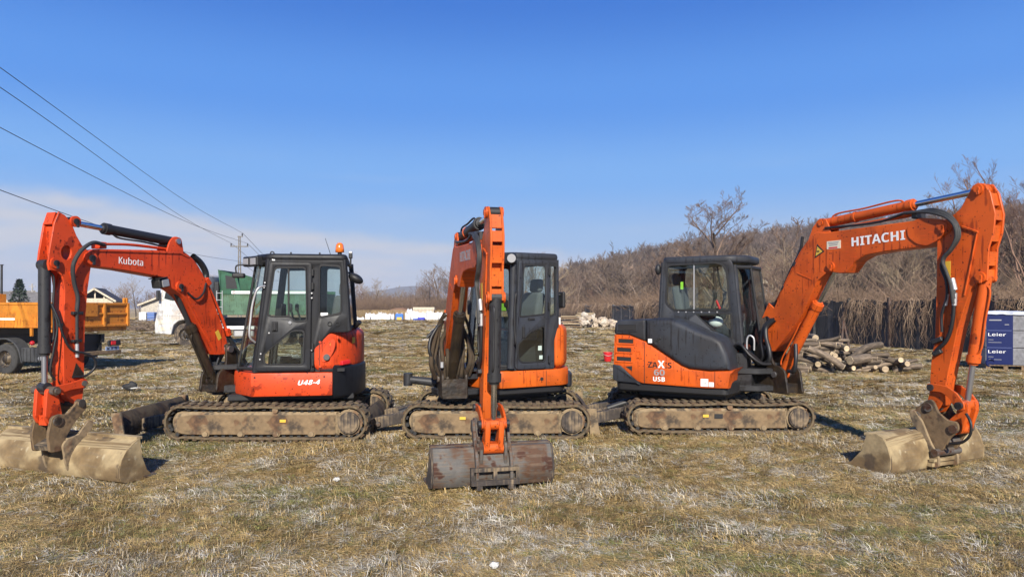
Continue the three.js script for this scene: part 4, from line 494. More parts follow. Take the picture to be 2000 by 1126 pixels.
  mesh(cab, 'mirror', [rod([-0.52, 2.24, 0.1], [-0.62, 2.24, 0.14], 0.01), at(new THREE.SphereGeometry(1, 12, 10).scale(0.045, 0.08, 0.05), -0.60, 2.235, 0.14)], MAT.black);
  mesh(cab, 'coiled_cord', tube([[0.25, 2.26, 0.1], [0.27, 2.1, 0.1], [0.31, 1.95, 0.1], [0.38, 1.88, 0.1]], 0.012, 6), MAT.hose); mesh(cab, 'hivis_strip', box(0.035, 0.11, 0.03, -0.30, 2.0, -0.05), MAT.hivis); mesh(cab, 'safety_helmet', at(new THREE.SphereGeometry(0.10, 14, 10).scale(1.1, 0.85, 0.9), 0.20, 1.47, -0.02), MAT.white); mesh(cab, 'red_tool', rod([0.25, 1.66, -0.05], [0.20, 1.78, -0.05], 0.016), MAT.redPlastic); mesh(cab, 'window_sticker', box(0.04, 0.05, 0.003, -0.22, 2.24, -0.77), MAT.decalGrey);
  cabInside(g, H, -0.12, 1.42, -0.3, 1);
  mesh(cab, 'grab_handle', tube([[0.70, 0.99, 0.32], [0.70, 1.26, 0.32], [0.73, 1.30, 0.32], [0.78, 1.27, 0.32], [0.79, 1.10, 0.32]], 0.013, 7), MAT.galv);
  const post = part(g, H, 'swing_bracket', [plan(rounded([[0.5, 0.45], [0.85, 0.40], [1.12, 0.15], [1.12, -0.12], [0.85, -0.22], [0.5, -0.3]], 0.06), 0.55, 0.63, 0.012), plan(rounded([[0.5, 0.45], [0.85, 0.40], [1.10, 0.15], [1.10, -0.12], [0.85, -0.22], [0.5, -0.3]], 0.06), 0.78, 0.86, 0.012), rod([0.98, 0.52, 0.0], [0.98, 0.92, 0.0], 0.09, 0.09, 18), box(0.3, 0.25, 0.6, 0.62, 0.72, 0.1)], MAT.blackWorn);
  mesh(post, 'hose_bundle', [0, 1, 2, 3, 4].map((k) => tube([[0.50, 0.92, 0.10 + k * 0.05], [0.52, 1.05 + k * 0.02, 0.16 + k * 0.05], [0.62, 1.12 + k * 0.015, 0.22 + k * 0.05], [0.76, 1.04, 0.3 + k * 0.04], [0.90, 0.93, 0.32 + k * 0.02], [1.0, 0.92, 0.3]], 0.02, 6)), MAT.hose); mesh(post, 'valve_block', [box(0.22, 0.24, 0.3, 0.60, 0.94, 0.25), box(0.1, 0.08, 0.06, 0.56, 0.98, 0.42)], MAT.blackWorn);
  const id = (p) => p, a = orangeArm(g, B, id, id, false, MAT.orange);
  const foot = part(g, B, 'boom_foot', [0.115, -0.15].map((z) => prism(rounded([[-0.16, 0.53], [0.46, 0.53], [0.40, 0.84], [0.30, 0.90], [0.22, 0.90], [0.16, 1.0], [0.12, 1.20], [-0.04, 1.22], [-0.16, 1.08]], 0.04), z, z + 0.035, 0.008)).concat([box(0.5, 0.12, 0.26, 0.12, 0.60, 0)]), MAT.greasy); mesh(foot, 'pin', [pin(0.03, 1.13, -0.17, 0.17, 0.04), pin(0.22, 0.78, -0.17, 0.17, 0.04)], MAT.steel);
  mesh(foot, 'hose', [tube([[0.20, 1.52, 0.12], [0.10, 1.42, 0.17], [0.12, 1.28, 0.20], [0.20, 1.10, 0.22], [0.20, 0.97, 0.22], [0.05, 0.90, 0.22], [-0.15, 0.98, 0.16], [-0.28, 1.05, 0.10]], 0.032, 8), tube([[0.15, 1.55, 0.06], [0.03, 1.42, 0.14], [0.02, 1.20, 0.18], [0.05, 1.0, 0.18], [-0.1, 0.92, 0.15], [-0.25, 0.96, 0.08]], 0.026, 8), tube([[0.52, 1.20, 0.08], [0.56, 1.0, 0.12], [0.53, 0.85, 0.12], [0.42, 0.84, 0.1]], 0.026, 8)], MAT.hose);
  mesh(a.boom, 'name_lettering', lettering('HITACHI', fontBold, [1.40, 2.408], 0.695, 0.108, 0.033, 0.101), MAT.white);
  mesh(a.boom, 'warning_triangle', prism([[0.848, 2.30], [0.888, 2.478], [1.0, 2.378]], 0.1, 0.103, 0), MAT.decalBlack); mesh(a.boom, 'warning_triangle_field', prism([[0.866, 2.328], [0.893, 2.448], [0.972, 2.38]], 0.1035, 0.105, 0), MAT.decalYellow); mesh(a.boom, 'warning_pictogram', [box(0.04, 0.016, 0.001, 0.905, 2.385, 0.106)], MAT.decalBlack);
  mesh(a.boom, 'notice_plate', box(0.205, 0.098, 0.003, 1.14, 2.45, 0.1015), MAT.decalCream); mesh(a.boom, 'notice_print', [0, 1, 2].map((k) => box(0.16 - k * 0.02, 0.009, 0.001, 1.135, 2.48 - k * 0.018, 0.1035)), MAT.decalGrey); mesh(a.boom, 'notice_print', box(0.13, 0.018, 0.001, 1.13, 2.415, 0.1035), MAT.redPlastic);
  const cp = part(g, B, 'quick_coupler', [0.095, -0.13].map((z) => prism(rounded([[2.40, 0.70], [2.34, 0.67], [2.22, 0.56], [2.20, 0.48], [2.30, 0.45], [2.40, 0.30], [2.42, 0.17], [2.54, 0.17], [2.62, 0.32], [2.72, 0.42], [2.70, 0.50], [2.60, 0.50], [2.50, 0.56], [2.44, 0.68]], 0.035), z, z + 0.035, 0.006)), MAT.mudBrown);
  mesh(cp, 'crossbar', [pin(2.39, 0.61, -0.15, 0.15, 0.045), pin(2.26, 0.51, -0.16, 0.16, 0.04), box(0.22, 0.05, 0.2, 2.50, 0.22, 0, 0, 0, 0.7), pin(2.66, 0.42, -0.15, 0.15, 0.045), pin(2.50, 0.15, -0.20, 0.20, 0.04)], MAT.rust); mesh(cp, 'hose', tube([[2.80, 0.60, 0.14], [2.86, 0.51, 0.16], [2.85, 0.39, 0.16], [2.76, 0.30, 0.15], [2.62, 0.26, 0.13]], 0.014, 7), MAT.hose);
  const bk = bucket(g, B, [[2.14, 0.335], [2.26, 0.36], [2.34, 0.33], [2.395, 0.24], [2.43, 0.12], [2.43, 0.02], [2.40, -0.05], [2.34, -0.085], [2.12, -0.085], [1.95, -0.08], [1.76, -0.07]], -0.74, 0.76, MAT.bucketMud, MAT.bucketMud);
  for (const z of [0.14, -0.17]) mesh(bk, 'bucket_ear', prism(rounded([[2.19, 0.56], [2.25, 0.57], [2.34, 0.46], [2.43, 0.26], [2.53, 0.10], [2.53, 0.0], [2.42, -0.03], [2.36, 0.10], [2.34, 0.28], [2.28, 0.36], [2.21, 0.46]], 0.03), z, z + 0.03, 0.005), MAT.mud);
  mesh(bk, 'hook_plate', [box(0.06, 0.06, 0.42, 2.455, 0.03, 0), box(0.05, 0.03, 0.44, 2.485, 0.07, 0)], MAT.bucketMud);
}

// ===== middle machine: orange, boom and arm pointing at the camera
{
  const g = thing('excavator', 'orange mini excavator in the middle with its boom and rusty bucket pointing at the camera', 'excavator', [-0.2, 0, -9.96], 0, 'mini excavators parked in a row');
  const U = frameIn(g, -0.2, 9.96, 0), H = frameIn(g, -0.2, 9.96, 29), B = frameIn(g, -0.81, 9.3, -76);
  const tr = track(g, U, 2.36, 0.475, 0.77, 0.40, 1, true); track(g, U, 2.36, 0.475, -0.77, 0.40, 1, false); carBody(g, U, -0.6, 0.6); mesh(tr.fr, 'warning_label', box(0.075, 0.036, 0.003, -0.42, 0.29, 0.966), MAT.decalYellow);
  blade(g, U, -1.66, -0.95, 0.92, 0.31, -1);
  const skirt = part(g, H, 'house_skirt', plan(rounded([[-0.36, 0.80], [-0.56, 0.62], [-0.62, 0.2], [-0.62, -0.6], [-0.3, -0.82], [0.6, -0.82], [0.86, -0.5], [0.93, 0], [0.86, 0.45], [0.70, 0.72], [0.56, 0.80]], 0.06), 0.645, 0.868, 0.02, 2), MAT.orangeLight);
  mesh(skirt, 'panel_joint', box(0.006, 0.20, 0.004, 0.30, 0.755, 0.801), MAT.trim); mesh(skirt, 'round_hole', pin(0.23, 0.745, 0.798, 0.803, 0.024, 14), MAT.trim); for (const y of [0.80, 0.71]) mesh(skirt, 'bolt', pin(0.34, y, 0.798, 0.808, 0.015, 10), MAT.orangeWorn);
  part(g, H, 'slew_deck', [plan(rounded([[-0.55, 0.72], [0.58, 0.76], [0.85, 0.4], [0.9, 0], [0.8, -0.5], [0.5, -0.75], [-0.5, -0.75]], 0.1), 0.55, 0.65, 0.02), plan([[-0.5, 0.5], [0.5, 0.5], [0.5, -0.5], [-0.5, -0.5]], 0.46, 0.56, 0.02)], MAT.black);
  part(g, H, 'counterweight', plan(rounded([[0.70, 0.74], [0.80, 0.66], [0.92, 0.45], [0.97, 0.0], [0.92, -0.45], [0.70, -0.74]], 0.05), 0.60, 0.80, 0.02), MAT.cabGrey);
  const cov = part(g, H, 'engine_cover', [plan(rounded([[0.44, 0.80], [0.58, 0.79], [0.74, 0.62], [0.86, 0.4], [0.9, 0], [0.86, -0.4], [0.74, -0.62], [0.5, -0.8], [0.44, -0.8]], 0.04), 0.87, 1.46, 0.10, 4)], MAT.orangeLight);
  mesh(cov, 'hood_top', plan(rounded([[0.46, 0.5], [0.74, 0.45], [0.80, 0], [0.74, -0.45], [0.46, -0.5]], 0.06), 1.46, 1.50, 0.015), MAT.cabGrey);
  const door = [[-0.185, 0.885], [-0.13, 2.285], [0.335, 2.295], [0.285, 0.88]], up = [[-0.05, 2.235], [0.27, 2.23], [0.272, 1.585], [-0.125, 1.552]], low = [[-0.146, 1.209], [0.057, 1.38], [0.262, 1.445], [0.27, 0.968], [-0.096, 0.966], [-0.15, 1.042]];
  const side = rounded([[-0.20, 0.87], [-0.155, 2.30], [-0.10, 2.345], [0.44, 2.335], [0.49, 2.29], [0.48, 1.40], [0.43, 1.25], [0.43, 0.87]], 0.03), rear = [[0.37, 2.24], [0.455, 2.23], [0.455, 1.60], [0.36, 1.56]];
  const cab = cabShell(g, H, { side, zN: 0.80, zF: -0.20, mat: MAT.cabGrey, floor: [-0.4, 0.45, 0.90], farHoles: [rounded([[-0.07, 2.23], [0.28, 2.23], [0.28, 1.0], [-0.13, 1.0]], 0.05)], holes: [{ pts: rounded(inset(door, 0.06), 0.03), door: true, nearOnly: true }, { pts: rounded(rear, 0.02) }],
    front: { low: [[-0.20, 0.76], [-0.44, 0.56], [-0.47, 0.0], [-0.34, -0.17]], top: [[-0.155, 0.76], [-0.34, 0.56], [-0.37, 0.0], [-0.25, -0.17]], y0: 0.92, y1: 2.27, dark: true }, rear: { low: [[0.48, 0.76], [0.48, -0.17]], top: [[0.48, 0.76], [0.48, -0.17]], y0: 1.45, y1: 2.28 },
    roofPlan: rounded([[-0.17, 0.81], [-0.36, 0.6], [-0.39, 0.0], [-0.27, -0.21], [0.50, -0.21], [0.50, 0.81]], 0.08), roofY: [2.29, 2.39] });
  const dr = part(g, H, 'door', prism(rounded(door, 0.06), 0.80, 0.828, 0.012, [rounded(up, 0.05).reverse(), rounded(low, 0.03).reverse()], 2), MAT.cabGrey);
  for (const p of [up, low]) { const q = rounded(p, 0.04); mesh(dr, 'window_pane', prism(inset(q, -0.01), 0.806, 0.811, 0), MAT.glass); mesh(dr, 'window_seal', prism(inset(q, -0.004), 0.822, 0.833, 0.003, [inset(q, 0.018).reverse()]), MAT.trim); }
  mesh(dr, 'door_handle', [rbox(0.04, 0.15, 0.02, 0.01, -0.06, 1.36, 0.834)], MAT.trim); mesh(dr, 'lock', [pin(0.02, 1.53, 0.826, 0.842, 0.018, 12), rbox(0.07, 0.03, 0.02, 0.008, 0.07, 1.53, 0.834)], MAT.trim); for (const y of [2.15, 1.7, 1.0]) mesh(dr, 'hinge', rbox(0.026, 0.10, 0.03, 0.008, 0.33, y, 0.825), MAT.trim);
  mesh(dr, 'door_sticker', [box(0.055, 0.06, 0.003, 0.20, 1.15, 0.803), box(0.05, 0.05, 0.003, 0.215, 1.03, 0.803)], MAT.white);
  mesh(cab, 'front_post_cover', rod([-0.235, 0.90, 0.80], [-0.19, 2.28, 0.80], 0.05, 0.045, 12), MAT.cabGrey); mesh(cab, 'grab_rail', tube([[-0.17, 1.88, 0.83], [-0.21, 1.86, 0.90], [-0.23, 1.7, 0.90], [-0.23, 1.4, 0.90], [-0.22, 1.22, 0.90], [-0.20, 1.20, 0.84]], 0.014, 7), MAT.black);
  mesh(cab, 'headlamp', [rbox(0.12, 0.14, 0.14, 0.03, -0.25, 2.30, 0.82, 0, 0.5)], MAT.black); mesh(cab, 'lamp_lens', at(new THREE.CylinderGeometry(0.055, 0.055, 0.02, 18), -0.275, 2.30, 0.895, Math.PI / 2, -0.5, 0), MAT.decalGrey);
  mesh(cab, 'rear_mirror', [rod([0.49, 1.85, 0.7], [0.57, 1.85, 0.74], 0.012), rbox(0.05, 0.22, 0.14, 0.03, 0.58, 1.78, 0.74)], MAT.black); mesh(cab, 'white_marker', box(0.02, 0.15, 0.05, 0.56, 1.47, 0.70), MAT.white); mesh(cab, 'hivis_vest', [rbox(0.03, 0.22, 0.14, 0.02, -0.30, 1.75, 0.35, 0, 0.3), rbox(0.10, 0.14, 0.03, 0.02, -0.05, 1.70, 0.25)], MAT.hivis); mesh(cab, 'interior_panel', box(0.05, 0.55, 0.5, 0.42, 1.2, 0.3), MAT.seat);
  cabInside(g, H, 0.12, 1.30, 0.30, -1);
  mesh(cab, 'front_panel', slab([-0.46, 0.70, 0.56], [-0.48, 0.70, 0.0], [-0.47, 0.93, 0.0], [-0.45, 0.93, 0.56], 0.02), MAT.black); mesh(cab, 'step', box(0.16, 0.025, 0.5, -0.58, 0.88, 0.35), MAT.blackWorn);
  const post = part(g, H, 'swing_bracket', [plan(rounded([[-0.5, 0.55], [-0.82, 0.55], [-1.05, 0.35], [-1.05, 0.1], [-0.82, -0.02], [-0.5, -0.1]], 0.06), 0.56, 0.64, 0.012), plan(rounded([[-0.5, 0.55], [-0.82, 0.55], [-1.05, 0.35], [-1.05, 0.1], [-0.82, -0.02], [-0.5, -0.1]], 0.06), 0.76, 0.83, 0.012), rod([-0.90, 0.53, 0.25], [-0.90, 0.9, 0.25], 0.09, 0.09, 18), rod([-1.30, 0.74, -0.05], [-0.98, 0.70, 0.15], 0.05, 0.06, 10), rod([-1.30, 0.66, -0.05], [-1.30, 0.82, -0.05], 0.06, 0.06, 12)], MAT.blackWorn);
  const sc = 0.9, th = -3 * DEG, piv = [0.03, 1.13], rotS = (p, o, s, a, d) => { const x = (p[0] - o[0]) * s, y = (p[1] - o[1]) * s; return [d[0] + x * Math.cos(a) - y * Math.sin(a), d[1] + x * Math.sin(a) + y * Math.cos(a)]; };
  const tb = (p) => rotS(p, piv, sc, th, [0.03, 1.10]), tipR = [2.525, 2.523], tipM = tb(tipR), ta = (p) => rotS(p, tipR, sc, 4 * DEG, tipM);
  const a = orangeArm(g, B, tb, ta, true, MAT.orangeLight), a1 = a.a1;
  mesh(a.boom, 'name_lettering', lettering('HITACHI', fontBold, a.b1(1.35, 2.41), 0.62, 0.11, -0.02, 0.101), MAT.decalGrey);
  const foot = part(g, B, 'boom_foot', [0.13, -0.165].map((z) => prism(rounded([[-0.16, 0.55], [0.42, 0.55], [0.40, 0.84], [0.30, 0.90], [0.22, 0.90], [0.16, 1.0], [0.12, 1.18], [-0.04, 1.20], [-0.16, 1.06]], 0.04), z, z + 0.035, 0.008)).concat([box(0.04, 0.24, 0.30, 0.40, 0.67, 0), box(0.5, 0.10, 0.28, 0.12, 0.61, 0)]), MAT.greasy); mesh(foot, 'pin', [pin(0.03, 1.11, -0.19, 0.19, 0.04), pin(...a.b1(0.22, 0.78), -0.19, 0.19, 0.045)], MAT.rust);
  const RB = rng(5), bun = []; for (let k = 0; k < 9; k++) { const z = (k - 4) * 0.045, j = () => (RB() - 0.5) * 0.06; bun.push(tube([[0.30 + j(), 1.62 + j(), z * 0.6], [0.22 + j(), 1.45 + j(), z + j()], [0.20 + j(), 1.22 + j(), z * 1.4 + j()], [0.28 + j(), 1.0 + j(), z * 1.5 + j()], [0.22 + j(), 0.80 + j(), z * 1.2]], 0.02 + RB() * 0.012, 7)); }
  mesh(foot, 'hose_bundle', bun, MAT.muddyHose); mesh(foot, 'looped_hose', [tube([[0.25, 1.55, 0.10], [0.22, 1.42, 0.20], [0.25, 1.28, 0.28], [0.28, 1.14, 0.30], [0.26, 1.0, 0.24], [0.2, 0.86, 0.18]], 0.022, 7), tube([[0.25, 1.50, 0.12], [0.2, 1.36, 0.26], [0.2, 1.30, 0.32]], 0.018, 7)], MAT.hose); mesh(foot, 'coupling', [rod([0.30, 1.60, 0.08], [0.28, 1.52, 0.11], 0.025), rod([0.34, 1.0, 0.15], [0.34, 0.93, 0.15], 0.022)], MAT.galv);
  a.arm.scale.z = 0.82; a.boom.scale.z = 0.85; const low2 = a1(2.40, 0.61), tp = a.tipPin;
  const cp = part(g, B, 'quick_coupler', [0.10, -0.135].map((z) => prism(rounded([[low2[0] - 0.05, low2[1] + 0.10], [low2[0] - 0.12, low2[1]], [low2[0] - 0.06, 0.34], [low2[0] + 0.02, 0.10], [tp[0] + 0.02, 0.08], [tp[0] + 0.06, 0.36], [tp[0] + 0.04, tp[1] + 0.06], [tp[0] - 0.10, tp[1] + 0.05], [low2[0] + 0.08, low2[1] + 0.06]], 0.035), z, z + 0.035, 0.006)), MAT.rust);
  mesh(cp, 'crossbar', [pin(...low2, -0.16, 0.16, 0.045), pin(...tp, -0.16, 0.16, 0.045)], MAT.rust);
  const bx = tp[0] - 0.02, bk = bucket(g, B, [[bx - 0.10, 0.365], [bx - 0.01, 0.36], [bx + 0.035, 0.27], [bx + 0.07, 0.17], [bx + 0.06, 0.07], [bx + 0.02, 0.0], [bx - 0.08, -0.035], [bx - 0.3, -0.04], [bx - 0.46, -0.04]], -0.58, 0.57, MAT.rust, MAT.mudThin);
  mesh(bk, 'hook_plate', [box(0.05, 0.035, 0.44, bx + 0.11, 0.17, 0), box(0.07, 0.045, 0.46, bx + 0.13, 0.055, 0), box(0.06, 0.05, 0.05, bx + 0.13, 0.015, 0.15), box(0.06, 0.05, 0.05, bx + 0.13, 0.015, -0.15), box(0.06, 0.14, 0.035, bx + 0.11, 0.115, 0), box(0.06, 0.16, 0.03, bx + 0.11, 0.11, 0.215), box(0.06, 0.16, 0.03, bx + 0.11, 0.11, -0.215)], MAT.mudThin);
  for (const z of [0.15, -0.18]) mesh(bk, 'bucket_ear', prism(rounded([[bx - 0.16, 0.60], [bx - 0.08, 0.60], [bx + 0.02, 0.40], [bx + 0.12, 0.22], [bx + 0.12, 0.06], [bx + 0.05, 0.10], [bx - 0.04, 0.34]], 0.025), z, z + 0.03, 0.005), MAT.rust);
}

// ---------------------------------------------------------------- trucks
const place = (px, d) => (px - 1000) / 1400 * d;            // metres to the side at distance d, for a bearing where 1000 is straight ahead and 1400 more is 45 degrees to the right
MAT.truckYellow = paint(L(0.74, 0.27, 0.025)); MAT.truckYellowDull = paint(L(0.70, 0.25, 0.03), { map: T.worn }); MAT.truckWhite = paint(L(0.78, 0.78, 0.76)); MAT.truckGreen = paint(L(0.035, 0.135, 0.075)); MAT.truckGreenDust = paint(L(0.10, 0.195, 0.12)); MAT.plastic = std(L(0.055, 0.057, 0.06), { roughness: 0.8, map: T.grain }); MAT.tyre = std(L(0.05, 0.049, 0.047), { roughness: 0.92, map: T.grain }); MAT.rim = std(L(0.42, 0.40, 0.37), { roughness: 0.6, metalness: 0.3, map: T.mudThin }); MAT.plateBlue = std(L(0.30, 0.38, 0.55), { roughness: 0.5 });
function wheel(g, name, x, y, z, r, w, side = 1, dusty) {
  const prof = [[r * 0.56, -w / 2], [r * 0.90, -w / 2], [r * 0.985, -w * 0.40], [r, -w * 0.3], [r, w * 0.3], [r * 0.985, w * 0.40], [r * 0.90, w / 2], [r * 0.56, w / 2]].map((p) => new THREE.Vector2(...p));
  const t = mesh(g, name, at(new THREE.LatheGeometry(prof, 36), x, y, z, Math.PI / 2), dusty ? MAT.mudThin : MAT.tyre);
  mesh(t, 'rim', [at(new THREE.LatheGeometry([[r * 0.57, w * 0.46], [r * 0.53, w * 0.40], [r * 0.46, w * 0.15], [r * 0.30, w * 0.10], [r * 0.26, w * 0.42], [0.001, w * 0.46]].map((p) => new THREE.Vector2(...p)), 28).scale(1, side, 1), x, y, z, Math.PI / 2)], MAT.rim);
  for (let k = 0; k < 8; k++) { const a = k / 8 * 6.283; mesh(t, 'wheel_nut', pin(x + Math.cos(a) * r * 0.37, y + Math.sin(a) * r * 0.37, z + side * w * 0.10, z + side * w * 0.16, r * 0.035, 6), MAT.steel); }
  return t;
}
{ // yellow-orange tipper, cut by the left edge of the picture; its rear end faces right
  const g = thing('tipper_truck', 'yellow-orange tipper truck at the left edge with dropside bed and grey mudguards', 'truck', [-11.25, 0, -17.5], -15 * DEG);
  const zs = -2.40, bx = -4.3, y0 = 1.17, y1 = 1.80;
  const bed = mesh(g, 'truck_bed', [box(4.3, 0.06, 2.36, -2.15, 1.2, -1.2), box(0.05, 0.9, 2.36, bx, 1.62, -1.2)], MAT.truckYellow);
  for (const [z, n] of [[-0.03, 'side_wall'], [zs + 0.03, 'side_wall']]) mesh(g, n, [box(4.26, y1 - y0, 0.045, -2.16, (y0 + y1) / 2, z), rbox(4.28, 0.07, 0.075, 0.015, -2.16, y1 - 0.03, z), rbox(4.28, 0.06, 0.07, 0.015, -2.16, y0 + 0.03, z), box(4.24, 0.10, 0.052, -2.16, y0 + 0.22, z)], MAT.truckYellow);
  const stripe = mesh(g, 'reflective_stripe', box(2.9, 0.05, 0.004, -2.6, y0 + 0.22, -0.0), MAT.white);
  const tg = mesh(g, 'tailgate', [box(0.04, y1 - y0 - 0.02, 2.34, 0.0, (y0 + y1) / 2, -1.2), rbox(0.08, 0.07, 2.36, 0.015, 0.02, y1 - 0.03, -1.2), rbox(0.08, 0.06, 2.36, 0.015, 0.02, y0 + 0.34, -1.2), rbox(0.08, 0.07, 2.36, 0.015, 0.02, y0 + 0.03, -1.2)], MAT.truckYellowDull);
  for (const z of [-0.05, -0.75, -1.55, -2.35]) mesh(tg, 'tailgate_post', rbox(0.09, y1 - y0, 0.08, 0.015, 0.03, (y0 + y1) / 2, z), MAT.truckYellowDull);
  mesh(tg, 'notice_panel', box(0.02, 0.30, 0.55, 0.07, y1 - 0.20, -1.02), MAT.truckYellowDull); mesh(g, 'corner_bracket', [box(0.14, 0.16, 0.05, -0.06, y1 + 0.06, zs + 0.03), box(0.03, 0.14, 0.05, -0.02, y1 + 0.05, zs + 0.10)], MAT.truckYellow);
  mesh(g, 'tailgate_lip', prism([[0.0, y0], [0.0, y0 - 0.10], [-0.25, y0 - 0.12], [-0.25, y0]], -2.35, -0.05, 0.006), MAT.truckYellowDull);
  const ch = mesh(g, 'chassis', [box(5.6, 0.22, 0.1, -2.9, 0.86, -0.75), box(5.6, 0.22, 0.1, -2.9, 0.86, -1.65), box(0.1, 0.2, 1.0, -0.25, 0.86, -1.2), box(2.6, 0.16, 1.3, -2.2, 1.07, -1.2)], MAT.black);
  mesh(g, 'rear_underrun_bar', rbox(0.10, 0.11, 2.2, 0.03, -0.16, 0.47, -1.2), MAT.plateMud); mesh(g, 'bar_bracket', [box(0.08, 0.36, 0.08, -0.22, 0.64, -0.75), box(0.08, 0.36, 0.08, -0.22, 0.64, -1.65), box(0.10, 0.26, 1.0, -0.30, 0.66, -1.2)], MAT.black);
  for (const z of [-0.32, -2.02]) { const l = mesh(g, 'rear_lamp', rbox(0.07, 0.15, 0.42, 0.03, -0.10, 0.72, z), MAT.black); mesh(l, 'lamp_lens', rbox(0.02, 0.10, 0.16, 0.01, -0.06, 0.72, z + 0.06), MAT.redPlastic); }
  const np = mesh(g, 'name_plate', box(0.012, 0.10, 0.46, -0.12, 0.575, -1.98), MAT.plateBlue); mesh(np, 'plate_lettering', ['M', 'A', 'N'].map((s, k) => { const l = lettering(s, fontBold, [0, 0], 0.07, 0.07); l.rotateY(Math.PI / 2); return l.translate(-0.113, 0.54, -1.80 - k * 0.13); }), MAT.decalBlack);
  mesh(g, 'side_marker_lamp', at(new THREE.SphereGeometry(0.06, 12, 10), -0.62, 0.80, -0.02), MAT.redPlastic); const rp = mesh(g, 'registration_plate', box(0.012, 0.10, 0.30, -0.16, 0.62, -0.62), MAT.white); mesh(rp, 'plate_lettering', lettering('BC', fontBold, [0, 0], 0.09, 0.07).rotateY(Math.PI / 2).translate(-0.152, 0.585, -0.54), MAT.decalBlack);
  for (const z of [-0.20, -2.2]) { wheel(g, 'rear_wheel', -1.57, 0.385, z, 0.385, 0.24, z > -1 ? 1 : -1); wheel(g, 'front_wheel', -5.3, 0.385, z, 0.385, 0.24, z > -1 ? 1 : -1);
    const arc = []; for (let k = 0; k <= 12; k++) { const a = mix(2.7, 0.35, k / 12); arc.push([-1.57 + 0.52 * Math.cos(a), 0.42 + 0.46 * Math.sin(a)]); } const gd = mesh(g, 'mudguard', prism([...arc, [-1.0, 0.30], [-0.98, 0.30], ...arc.map(([x, y]) => [-1.57 + (x + 1.57) * 1.07, 0.42 + (y - 0.42) * 1.08]).reverse()], z - 0.17, z + 0.17, 0.01), MAT.plastic); }
  mesh(g, 'tool_box', [rbox(0.60, 0.36, 0.30, 0.03, -0.74, 0.50, -0.22)], MAT.plastic); for (let k = 0; k < 5; k++) mesh(g, 'box_rib', rbox(0.03, 0.33, 0.02, 0.008, -0.97 + k * 0.115, 0.50, -0.06), MAT.plastic);
  mesh(g, 'bed_hook', box(0.06, 0.20, 0.05, -0.62, 1.07, 0.0), MAT.truckYellow); mesh(g, 'exhaust_end', rod([-0.55, 0.42, -0.25], [-0.45, 0.42, -0.08], 0.05), MAT.steel);
  const cab = mesh(g, 'driver_cab', prism(rounded([[-4.55, 0.5], [-4.55, 2.35], [-5.7, 2.35], [-6.15, 1.5], [-6.2, 0.5]], 0.12), -2.3, -0.1, 0.05, [], 3), MAT.truckYellow); mesh(cab, 'cab_window', prism([[-4.75, 1.5], [-4.75, 2.15], [-5.6, 2.15], [-5.9, 1.5]], -0.105, -0.095, 0), MAT.black);
}
